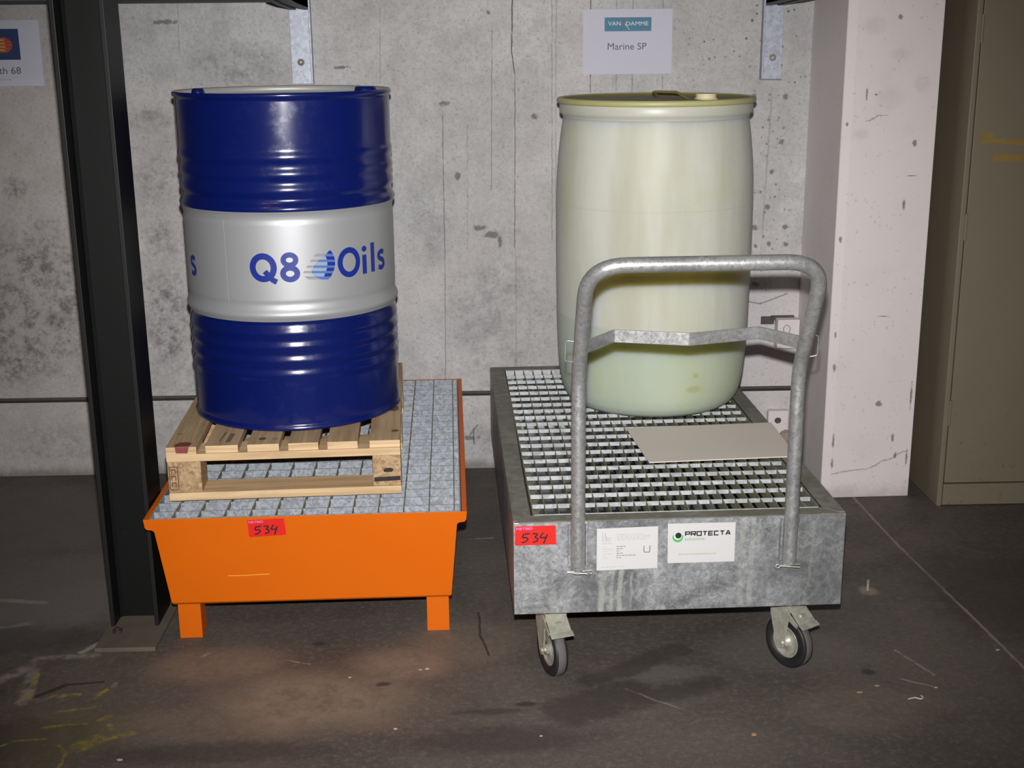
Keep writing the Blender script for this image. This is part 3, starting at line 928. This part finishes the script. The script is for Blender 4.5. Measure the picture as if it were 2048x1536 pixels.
# ------------------------------------------------------------------ wooden pallet on the grating
PT = thing('wooden_pallet', 'small pale wooden pallet carrying the blue drum', 'pallet', (-.8174, 3.1296, OZ+.0006), .05)
PW, PL, PH = .602, .83, .1465
zb1, zb2, zc = .0215, .1065, .1265
rnd_b = [(0, .078), (.100, .184), (.207, .289), (.312, .390), (.413, .492), (.522, .602)]
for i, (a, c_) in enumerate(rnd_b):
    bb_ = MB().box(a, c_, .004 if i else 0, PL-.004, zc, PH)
    bb_.mi[2] = 1  # front end takes the undimmed pine, the other faces the darkened one
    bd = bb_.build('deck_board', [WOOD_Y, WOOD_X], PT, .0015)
    if i == 0:
        sheet('red_stain', [[(.022, .003), (.058, .004), (.064, .03), (.05, .042), (.03, .04), (.020, .022)]], STAIN_RED, bd, lambda u, w: (u, w, PH+.0004))
        sheet('red_stain', [[(.026, zc+.004), (.055, zc+.003), (.060, PH), (.024, PH)]], STAIN_RED, bd, lambda u, w: (u, -.0004, w))
    if i == 1:
        sheet('bark_streak', [[(a+.048, .03), (a+.06, .03), (a+.066, .10), (a+.052, .11)], [(a+.03, .04), (a+.035, .04), (a+.042, .12), (a+.036, .12)]], plain('grey_weathered_wood', (.17, .125, .09), .8, var=.4, scale=80), bd, lambda u, w: (u, w, PH+.0004))
    if i in (2, 5):
        kc = (a+.035, .05) if i == 2 else (a+.066, .085)
        sheet('knot', disc(*kc, .010, .012), KNOT, bd, lambda u, w: (u, w, PH+.0004))
        if i == 5:
            sheet('knot', disc(a+.060, .30, .014, .03), KNOT, bd, lambda u, w: (u, w, PH+.0004))
for y0 in (0, PL/2-.05, PL-.098):
    MB().box(0, PW, y0, y0+.098, zb2, zc).build('cross_board', WOOD_X, PT, .0015)
    MB().box(0, PW, y0, y0+.098, 0, zb1).build('bottom_board', WOOD_X, PT, .0015)
    for xa, xb in ((0, .086), (PW-.074, PW)):
        bk = MB().box(xa, xb, y0+.002, y0+.096, zb1, zb2).build('block', BLOCKM, PT, .003)
        if y0 == 0 and xa > 0:
            sheet('stamp', [[(xa+.003, .0345), (xb-.002, .0365), (xb-.002, .0485), (xa+.003, .0465)], [(xa+.030, .060), (xa+.05, .060), (xa+.055, .067), (xa+.048, .072), (xa+.033, .071), (xa+.027, .066)]], STAMP, bk, lambda u, w: (u, .0012, w))
        if y0 == 0 and xa == 0:
            pol = rect(.004, .030, .006, .094) + rect(.0255, .030, .0275, .094) + rect(.006, .092, .0255, .094) + rect(.006, .030, .0255, .032)
            for zz in (.038, .056, .074):
                pol += rect(.009, zz, .011, zz+.013) + rect(.011, zz+.010, .021, zz+.013) + rect(.019, zz, .021, zz+.010)
            sheet('brand_mark', pol, STAMP_B, bk, lambda u, w: (u, .0012, w))

# ------------------------------------------------------------------ blue steel drum
DT = thing('oil_drum', 'blue steel drum with a silver middle band, standing on the wooden pallet', 'drum', (-.5273, 3.5397, .4918))
RB, RR, DH = .2862, .2925, .880
def prof_body(za, zb_, bumps, step=.003):
    out = []
    n_ = max(2, int(round((zb_-za)/step)))
    for i in range(n_+1):
        z = za+(zb_-za)*i/n_
        r = RB
        for zc_, w_, h_ in bumps:
            if abs(z-zc_) < w_:
                r += h_*.5*(1+math.cos(math.pi*(z-zc_)/w_))
        out.append((r, z))
    return out
HOOPS = [(.590, .020, .0068), (.315, .020, .0068), (.615, .012, -.002), (.562, .012, -.0015), (.343, .012, -.0015), (.290, .012, -.002)]
UP = [(.720, .020, .0034), (.677, .020, .0034), (.637, .020, .0034)]
LOW = [(.264, .018, .0028), (.228, .018, .0034), (.190, .019, .0034), (.152, .019, .0032)]
BM = HOOPS+UP+LOW
lo = MB().lathe([(RB-.02, .012), (RB-.006, .012), (RB-.005, .001), (RB+.001, 0), (RB+.0045, .002), (RB+.005, .008), (RB+.002, .013), (RB-.001, .018)] + prof_body(.020, .2975, BM), 128, cap0=True)
lo.build('bottom_shell', BLUE, DT)
MB().lathe(prof_body(.2975, .5845, BM), 128).build('middle_band', SILVER, DT)
top = MB().lathe(prof_body(.5845, .862, BM) + [(RB+.002, .866), (RB+.0058, .869), (RB+.0063, .876), (RB+.004, .880), (RB-.001, .8795)], 128)
top.build('top_shell', BLUE, DT)
lid = MB().lathe([(RB-.0005, .879), (RB-.003, .878), (RB-.004, .870), (RB-.006, .862), (RB-.02, .860), (.14, .863), (.001, .864)], 128)
lid.build('lid', SILVER_L, DT)
for bx, by, br_ in ((-.218, -.045, .018), (.225, -.01, .031)):
    cp = MB().lathe([(br_, .858), (br_, .874), (br_-.002, .883), (br_-.006, .886), (.001, .886)], 28, (bx, by))
    cp.build('bung_cap', BLUE, DT)
# weld seam of the shell
def on_drum(e):
    def f(u, w):     # u: angle in degrees from the front, w: height
        a_ = R(u)
        r = RB+e
        return (r*math.sin(a_), -r*math.cos(a_), w)
    return f
sheet('weld_seam', rect(-27.75, .345, -27.45, .562), plain('seam_grey', (.36, .355, .35), .5), DT, on_drum(.0004))
K = math.degrees(1/RB)       # degrees per metre of arc
def on_drum_m(u0, e=.0006):
    g = on_drum(e)
    return lambda u, w: g(u0+u*K, w)
# lettering: pen strokes laid out along the arc (metres), wrapped on the shell
def word():
    P, P2 = [], []
    d2 = lambda a: a/K
    # Q
    qc = d2(-6.6)
    P.append(ringp(qc, .4415, .0358, .0378, .0162, 48))
    P.append(stroke([(qc+.004, .432), (qc+.018, .415), (qc+.024, .409), (qc+.034, .4035)], .0145))
    # 8
    ec = d2(7.2)
    P.append(ringp(ec, .4605, .0228, .0203, .0138, 36))
    P.append(ringp(ec, .4250, .0256, .0226, .0148, 36))
    # O
    oc = d2(39.7)
    P2.append(ringp(oc, .4420, .0355, .0398, .0150, 48))
    # i, l
    ic = d2(50.0)
    P2.append(rect(ic-.0078, .4045, ic+.0078, .4555))
    P2.append(disc(ic, .4715, .0090, .0078, 20))
    lc = d2(56.6)
    P2.append(rect(lc-.0078, .4050, lc+.0078, .4840))
    return sum(P, []), sum(P2, [])
def letter_s(xc, zc_, k=1.0):
    pts = fillet([(xc+.0135*k, zc_+.0185*k, 0), (xc+.002*k, zc_+.0235*k, 0), (xc-.0130*k, zc_+.0180*k, 0), (xc-.0125*k, zc_+.006*k, 0), (xc+.011*k, zc_-.003*k, 0), (xc+.014*k, zc_-.0165*k, 0), (xc+.001*k, zc_-.0235*k, 0), (xc-.0145*k, zc_-.0185*k, 0)], [.012*k]*6, 5)
    return stroke([(q.x, q.y) for q in pts], .0132*k)
wa, wo = word()
sheet('lettering', wa, PRINT_BLUE, DT, on_drum_m(0))
sheet('lettering', wo + letter_s(64.6/K, .4325, .98), PRINT_BLUE, DT, on_drum_m(0))
sheet('lettering', letter_s(-56.8/K, .4285, .98), PRINT_BLUE, DT, on_drum_m(0))
EMB = [[(26.36, .4794), (28.07, .4786), (28.07, .4786), (29.15, .4782)], [(21.36, .4732), (26.65, .4711), (26.65, .4713), (30.16, .4695)], [(19.44, .4667), (25.23, .4645), (26.10, .4642), (30.80, .462)],
       [(18.39, .4589), (22.59, .4574), (26.69, .4557), (31.10, .4536)], [(17.59, .4531), (21.44, .4517), (26.83, .4495), (31.18, .4474)], [(16.34, .4443), (19.74, .4431), (26.74, .4403), (31.09, .4382)],
       [(15.45, .4384), (19.16, .4372), (26.55, .4342), (30.74, .4322)], [(14.40, .4306), (18.39, .4293), (25.96, .4262), (30.07, .4242)], [(13.94, .4246), (18.30, .4232), (25.42, .4203), (29.43, .4184)],
       [(14.09, .4163), (19.53, .4145), (24.63, .4124), (28.48, .4106)], [(16.38, .4074), (23.08, .4048), (23.29, .4047), (26.88, .4031)]]
polys, mi = [], []
def strip4(a, b_, c_, d_, m_, nn=3):
    for q in range(nn):
        f0, f1 = q/nn, (q+1)/nn
        L_ = lambda p_, r_, f: (p_[0]+(r_[0]-p_[0])*f, p_[1]+(r_[1]-p_[1])*f)
        polys.append([L_(a, b_, f0), L_(a, b_, f1), L_(d_, c_, f1), L_(d_, c_, f0)])
        mi.append(m_)
for i in range(10):
    A_, B_ = EMB[i], EMB[i+1]
    even = i % 2 == 0
    strip4(A_[2], A_[3], B_[3], B_[2], 0 if even else 1)
    if not even:
        strip4(A_[1], A_[2], B_[2], B_[1], 1)
        strip4(A_[0], A_[1], B_[1], B_[0], 3)
    elif i > 1:
        strip4(A_[1], A_[2], B_[2], B_[1], 2)
sheet('striped_emblem', polys, [PRINT_BLUE, PRINT_MID, PRINT_LIGHT, PRINT_PALE], DT, on_drum(.0006), mi=mi)

# ------------------------------------------------------------------ galvanised spill trolley
TT = thing('spill_trolley', 'galvanised steel spill trolley on castors with a tube push handle', 'trolley', (.0667, 2.7429, 0), .0278)
TW, TL_, TZ, TB = .780, 1.4365, .420, .188
b = MB()
th = .003
b.box(0, TW, 0, th, TB, TZ-.001)
b.box(0, TW, TL_-th, TL_, TB, TZ-.001)
b.box(0, th, th, TL_-th, TB, TZ-.001)
b.box(TW-th, TW, th, TL_-th, TB, TZ-.001)
b.box(th, TW-th, th, TL_-th, TB, TB+th)
b.build('tray', GALV_T, TT, .0015)
fw_ = .045
FL = MB()
# folded top flanges, mitred, leaving a small open notch at the front corners
FL.prism([(.012, 0), (TW-.012, 0), (TW-.014, .006), (TW-fw_, fw_-.004), (fw_-.004, fw_-.004), (.014, .006)], 2, TZ-.003, TZ)
FL.build('top_flange', GALV_F, TT)
MB().prism([(.004, TL_), (TW-.004, TL_), (TW-fw_, TL_-fw_), (fw_, TL_-fw_)], 2, TZ-.003, TZ).build('top_flange', GALV_F, TT)
MB().prism([(0, .010), (.012, .012), (fw_-.004, fw_-.002), (fw_+.006, TL_-fw_-.001), (0, TL_-.002)], 2, TZ-.003, TZ).build('top_flange', GALV_F, TT)
MB().prism([(TW, .010), (TW-.012, .012), (TW-fw_+.0, fw_-.002), (TW-fw_, TL_-fw_-.001), (TW, TL_-.002)], 2, TZ-.003, TZ).build('top_flange', GALV_F, TT)
gx0, gx1, gy0, gy1 = fw_+.003, TW-fw_-.006, fw_, TL_-fw_-.004
for bx in ((th, .07, th, TL_-th), (TW-.07, TW-th, th, TL_-th)):
    MB().box(*bx, TZ-.0345, TZ-.0315).build('ledge', GALV_B, TT)

# push handle
hp = fillet([(.148, -.0185, .300), (.148, -.0185, .775), (.148, -.170, 1.046), (.645, -.170, 1.046), (.645, -.0185, .775), (.645, -.0185, .306)], [.16, .085, .085, .16], 10)
H = MB().tube(hp, .0165, 20).build('handle', GALV_P, TT)
cb = MB()
zz = [(.158, -.052), (.235, .050), (.397, .0), (.568, .050), (.636, -.052)]
Lx = [Vector((x, y)) for x, y in zz]
def offs(pts, d):
    out = []
    for i in range(len(pts)):
        a_ = (pts[i]-pts[i-1]).normalized() if i else (pts[1]-pts[0]).normalized()
        b_ = (pts[i+1]-pts[i]).normalized() if i < len(pts)-1 else a_
        n1, n2 = Vector((-a_.y, a_.x)), Vector((-b_.y, b_.x))
        m_ = (n1+n2).normalized()
        out.append(pts[i]+m_*d/max(.4, m_.dot(n1)))
    return out
Ra, Rb_ = offs(Lx, -.0025), offs(Lx, .0025)
for i in range(4):
    q4 = [Ra[i], Ra[i+1], Rb_[i+1], Rb_[i]]
    cb.prism([(q.x, q.y) for q in q4], 2, .831, .860)
cb.build('cross_bar', GALV_P, H, .0008)
for sx, x_t in ((-1, .148), (1, .645)):
    lp_ = fillet([(x_t+sx*.012, -.050, .858), (x_t+sx*.032, -.046, .860), (x_t+sx*.033, -.040, .812), (x_t+sx*.012, -.036, .808)], [.006, .006], 5)
    MB().tube(lp_, .0016, 8).build('hook', GALV_P, H)
    # socket welded to the tray, and the split pin below the tube
    MB().box(x_t-.022, x_t-.018, -.016, .0, .312, .414).box(x_t+.018, x_t+.021, -.016, .0, .312, .414).build('socket', GALV_T, TT)
    zp = .3035
    pn = MB()
    pn.tube([(x_t-.026, -.030, zp+.001), (x_t+.020, -.038, zp)], .0013, 8)
    pn.tube([(x_t-.026, -.031, zp+.003), (x_t+.024, -.030, zp+.004)], .0013, 8)
    ex = x_t+.028 if sx < 0 else x_t-.030
    pn.tube([(ex+.0045*math.cos(R(a_)), -.031, zp+.001+.0045*math.sin(R(a_))) for a_ in range(0, 360, 30)], .0014, 8, closed=True)
    pn.build('split_pin', ZINC, H)

# labels on the front plate
def tface(u, w, e=.0006):
    return (u, -e, w)
sticker(TT, ((.004, .4105), (.098, .4105), (.099, .363), (.003, .363)), tface)
lb = sheet('label', [[(.194, .294), (.337, .2965), (.337, .401), (.194, .399)]], LABEL, TT, tface)
lb['label'] = 'white data label with faint grey print'
e2 = lambda u, w: tface(u, w, .0016)
e3 = lambda u, w: tface(u, w, .0024)
pol = []
for z_, xa, xb in ((.383, .240, .302), (.3785, .241, .318), (.3745, .240, .316), (.370, .241, .312), (.302, .204, .262)):
    x_ = xa
    while x_ < xb:
        l_ = random.uniform(.004, .012)
        pol += rect(x_, z_, min(xb, x_+l_), z_+.0017)
        x_ += l_+.002
sheet('print', pol, INKL, lb, e2)['kind'] = 'stuff'
pol = []
for k_, wd in enumerate((.022, .016, .008, .016, .046, .011)):
    z_ = .3525-.0056*k_
    x_ = .240
    while x_ < .240+wd:
        l_ = random.uniform(.003, .008)
        pol += rect(x_, z_, min(.240+wd, x_+l_), z_+.0024)
        x_ += l_+.0015
sheet('print', pol, INKM, lb, e2)['kind'] = 'stuff'
pol = []
for k_, wd in enumerate((.008, .025, .014, .025, .010, .013)):
    z_ = .352-.0056*k_
    pol += rect(.207, z_, .207+wd, z_+.0013)
sheet('print', pol, INKL, lb, e2)['kind'] = 'stuff'
# small drawn emblem: a tower and a fan of lines on a base
pol = rect(.2055, .367, .2075, .389) + [[(.2085, .370), (.213, .390), (.2145, .390), (.217, .370), (.215, .370), (.2135, .383), (.2105, .370)]] + rect(.2085, .3675, .2275, .3695)
for k_ in range(5):
    pol += stroke([(.215+.002*k_, .3715), (.217+.0028*k_, .381-.0012*k_)], .0012)
for k_ in range(5):
    pol += rect(.2065+.0045*k_, .3605, .2095+.0045*k_, .364)
sheet('emblem', pol, INKL, lb, e2)
sheet('mark', stroke(fillet([(.3045, .354, 0), (.3045, .3375, 0), (.3185, .3375, 0), (.3185, .354, 0)], [.003, .003], 3) and [(v.x, v.y) for v in fillet([(.3045, .354, 0), (.3045, .3375, 0), (.3185, .3375, 0), (.3185, .354, 0)], [.003, .003], 3)], .0017), INKG, lb, e2)

lb = sheet('label', [[(.361, .3075), (.519, .307), (.519, .4055), (.360, .4065)]], LABEL, TT, tface)
lb['label'] = 'white label with black and green printed logo'
# wide squared capitals drawn with the pen
CAPS = {
    'P': [[(0, 0), (0, .78), (.78, 1), (1, 1), (1, .42), (0, .42)]],
    'R': [[(0, 0), (0, 1), (1, 1), (1, .45), (0, .45)], [(.5, .45), (1, 0)]],
    'O': [[(0, 0), (0, 1), (1, 1), (1, 0), (0, 0)]],
    'T': [[(0, 1), (1, 1)], [(.5, 1), (.5, 0)]],
    'E': [[(1, 1), (0, 1), (0, 0), (1, 0)], [(0, .5), (.95, .5)]],
    'C': [[(1, 1), (0, 1), (0, 0), (1, 0)]],
    'A': [[(0, 0), (.42, 1), (.62, 1), (1, 0)], [(.15, .32), (.85, .32)]]}
CAPS['P'] = [[(0, 0), (0, 1), (1, 1), (1, .42), (0, .42)]]
pol = []
x_ = .4015
for ch in 'PROTECTA':
    for sk in CAPS[ch]:
        pol += stroke([(x_+a_*.0098, .3755+b_*.0095) for a_, b_ in sk], .0029)
    x_ += .0136
sheet('lettering', pol, INK, lb, e2)
sheet('lettering', text_polys('solutions', .400, .3635, .0465, .0085), GREEN_L, lb, e2)
sheet('lettering', text_polys('www.protectasolutions.be', .3865, .3275, .088, .0050), OLIVE, lb, e2)
cc = (.3835, .3725)
cres = []
for k_ in range(24):
    a0, a1 = 160+220*k_/24, 160+220*(k_+1)/24
    def two(a_):
        return (cc[0]+.0128*math.cos(R(a_)), cc[1]+.0128*math.sin(R(a_))), (cc[0]+.0098*math.cos(R(a_)), cc[1]+.0028+.0098*math.sin(R(a_)))
    o0, i0 = two(a0)
    o1, i1 = two(a1)
    cres.append([o0, o1, i1, i0])
em = sheet('emblem', cres, GREEN, lb, e2)
sheet('black_dot', disc(cc[0]+.0012, cc[1]+.0045, .0072, .0072), INK, em, e3)

# castors
def caster(sx, sy, yaw, brake):
    f = MB()
    f.box(-.042, .042, -.042, .042, -.006, 0)
    f.lathe([(.030, -.006), (.032, -.010), (.030, -.020), (.024, -.022)], 28, cap1=True)
    for sd in (-1, 1):
        f.add([], [])
        f.prism([(-.030, -.018), (.038, -.018), (.036, -.055), (.014, -.128), (.004, -.138), (-.010, -.132), (-.014, -.118), (-.022, -.06)], 0, sd*.026-.0015, sd*.026+.0015)
    f.box(-.0265, .0265, -.030, .038, -.021, -.017)
    c_ = f.build('caster', ZINC, TT, .0012, loc=(sx, sy, TB), rot=(0, 0, yaw))
    wz = .0665-TB
    yo = -.004
    def rot_lathe(prof, nm, mats, mi_fn=None):
        bb = MB()
        nn = 48
        for i in range(len(prof)-1):
            (ra, xa), (rb_, xb) = prof[i], prof[i+1]
            for k_ in range(nn):
                a0, a1 = 2*math.pi*k_/nn, 2*math.pi*(k_+1)/nn
                P_ = lambda r_, x_, a_: (x_, yo+r_*math.cos(a_), wz+r_*math.sin(a_))
                bb.add([P_(ra, xa, a0), P_(ra, xa, a1), P_(rb_, xb, a1), P_(rb_, xb, a0)], [(0, 1, 2, 3)], mi_fn(i) if mi_fn else 0, True)
        return bb.build(nm, mats, c_, weld=True)
    ty = [(.040, -.013), (.055, -.0155), (.062, -.016), (.0655, -.0125), (.0650, -.0110), (.0665, -.0095), (.0665, .0095), (.0650, .0110), (.0655, .0125), (.062, .016), (.055, .0155), (.040, .013), (.040, -.013)]
    rot_lathe(ty, 'tyre', [RUBBER, TREAD], lambda i: 1 if i == 5 else 0)
    rot_lathe([(.0, -.019), (.012, -.019), (.013, -.011), (.030, -.008), (.036, -.012), (.0405, -.014), (.0405, .014), (.036, .012), (.030, .008), (.013, .011), (.012, .019), (0, .019)], 'hub', ZINC)
    MB().cyl((0, yo, wz), (1, 0, 0), .0065, .062, 12).build('axle_bolt', ZINC, c_)
    if brake:
        pd = MB()
        pd.prism([(-.020, -.024), (-.058, -.056), (-.0600, -.0535), (-.021, -.0215)], 0, -.027, .027)
        pd.prism([(-.058, -.056), (-.073, -.062), (-.073, -.0595), (-.0600, -.0535)], 0, -.029, .029)
        for sd in (-1, 1):
            pd.prism([(-.012, -.026), (-.055, -.0565), (-.05, -.066), (-.015, -.050)], 0, sd*.0275-.001, sd*.0275+.001)
        pd.box(-.009, .009, -.047, -.038, -.0445, -.036)
        pd.build('brake_pedal', ZINC, c_, .0008)
caster(.094, .066, R(17), True)
caster(.676, .066, R(32), True)
caster(.094, TL_-.07, R(0), False)
caster(.686, TL_-.07, R(0), False)

# grating of the trolley
GR = thing('steel_grating', 'open galvanised grating with oily bars lying in the trolley', 'grating', (.0667, 2.7429, 0), .0278)
nb = 22
pb = (gx1-gx0-.003)/nb
for k in range(1, nb):
    bar('bearing_bar', GR, 'tb', lambda: MB().box(-.0011, .0011, gy0+.003, gy1-.003, TZ-.031, TZ), GALV_B, (gx0+.0015+k*pb, 0, 0))
nc = 20
pcx = (gy1-gy0-.003)/nc
for k in range(1, nc):
    bar('cross_bar', GR, 'tc', lambda: MB().box(gx0+.001, gx1-.001, -.0012, .0012, TZ-.0105, TZ), GALV_S, (0, gy0+.0015+k*pcx, 0))
for bx in ((gx0, gx0+.003, gy0, gy1), (gx1-.003, gx1, gy0, gy1)):
    MB().box(*bx, TZ-.031, TZ).build('edge_bar', GALV_B, GR)
for bx in ((gx0, gx1, gy0, gy0+.003), (gx0, gx1, gy1-.003, gy1)):
    MB().box(*bx, TZ-.031, TZ).build('edge_bar', GALV_S, GR)

# ------------------------------------------------------------------ plastic drum on the trolley
WT = thing('plastic_drum', 'milky white plastic drum with greenish stains standing on the trolley grating', 'drum', (.5205, 3.7886, TZ))
wp = [(.0, .004), (.205, .003), (.222, .000), (.240, .004), (.256, .016), (.267, .035), (.275, .062), (.2805, .10), (.2855, .16), (.2890, .25), (.2905, .36), (.2915, .50), (.2910, .62),
      (.2890, .69), (.2850, .745), (.2790, .80), (.2735, .838), (.2710, .856)]
MB().lathe(wp, 128).build('body', PLASTIC, WT)
MB().lathe([(.2710, .855), (.2730, .862), (.2800, .866), (.2815, .872), (.2815, .888), (.2800, .892), (.2790, .894)], 128).build('collar', PLASTIC_RIM, WT)
MB().lathe([(.2790, .8935), (.2870, .895), (.2895, .899), (.2895, .905), (.2860, .910), (.2780, .911), (.2730, .908)], 128).build('rim', mat_paint('yellowed_rim_plastic', (.42, .41, .18), .45, scuff=.5, scuffc=(.30, .27, .10), var=.2), WT)
L_ = MB().lathe([(.2735, .908), (.266, .901), (.24, .900), (.20, .9005), (.12, .905), (.001, .907)], 96)
L_.build('lid', LID_DIRT, WT)
cp = MB()
pr = [(.034, .900), (.034, .906), (.031, .907)]
for k in range(3):
    z_ = .907+.004*k
    pr += [(.031, z_+.0008), (.029, z_+.0012), (.029, z_+.0030), (.031, z_+.0036)]
pr += [(.030, .9195), (.001, .920)]
cp.lathe(pr, 32, (.137, -.06))
cp.build('bung_cap', CAP_W, WT)
rg = fillet([(.03, .12, .902), (-.005, .07, .921), (.06, .0, .922), (.09, -.06, .903)], [.03, .04], 6)
MB().tube(rg, .004, 8).build('lid_strap', LID_DIRT, WT)

# ------------------------------------------------------------------ loose board on the trolley
CT = MB().prism([(0, 0), (.398, .019), (.406, .324), (-.017, .305)], 2, 0, .003)
o = CT.build('board_sheet', CARD, None, .0006, loc=(0, 0, 0))
ca, sa = math.cos(.0278), math.sin(.0278)
lx, ly = .378, .393
o.location = (.0667+lx*ca-ly*sa, 2.7429+lx*sa+ly*ca, TZ+.0004)
o.rotation_euler = (0, 0, .0278)
tag(o, 'flat pale beige board lying on the trolley grating in front of the plastic drum', 'board')

# ------------------------------------------------------------------ small things on the floor
st = MB().lathe([(.006, 0), (.006, .004), (.0045, .005), (.0042, .030), (.003, .032)], 12, cap0=True, cap1=True)
o = st.build('anchor_stud', GALV_B, None, loc=(1.068, 3.248, 0))
tag(o, 'short metal anchor stud sticking up from the floor beside the trolley', 'stud')
sg = MB().tube(fillet([(-.018, -.002, .0022), (0, .004, .0022), (.012, -.004, .0022), (.020, .003, .0022), (.017, .012, .0022)], [.006]*3, 5), .0018, 6)
o = sg.build('string_scrap', STRING, None, loc=(1.0, 2.643, 0))
tag(o, 'curled scrap of pale string on the floor', 'string')
LABELS = ['large reddish crumb on the bare floor well in front of the trolley', 'reddish crumb on the floor between the trolley and the string scrap',
          'reddish crumb on the floor right behind the string scrap', 'pale crumb on the floor out in front of the orange tray', 'larger of two pale crumbs in front of the orange tray leg',
          'pale crumb on the floor in front of the oily patch', 'pale crumb on the floor just past the string scrap', 'pale crumb on the floor near the yellow paint remains',
          'tiny pale crumb on the tan patch in front of the orange tray', 'pale crumb on the floor next to the long floor seam', 'smaller of two pale crumbs in front of the orange tray leg']
for i, (x_, y_, s_) in enumerate([(.591, 2.502, .0085), (.88, 2.68, .006), (.929, 2.709, .0055), (-.209, 2.562, .005), (-.146, 2.841, .006), (.118, 2.518, .004), (1.067, 2.695, .004), (-.796, 2.459, .006), (-.333, 2.806, .004), (1.287, 2.877, .005), (-.164, 2.838, .004)]):
    a0 = random.random()*6
    pts = [(s_*random.uniform(.6, 1.3)*math.cos(a0+t*1.05), s_*random.uniform(.35, .7)*math.sin(a0+t*1.05)) for t in range(6)]
    o = MB().prism(pts, 2, 0, s_*.35).build('debris_chip', CHIP_R if i in (0, 1, 2) else CHIP, None, loc=(x_, y_, 0))
    tag(o, LABELS[i], 'debris', 'crumbs on the floor')
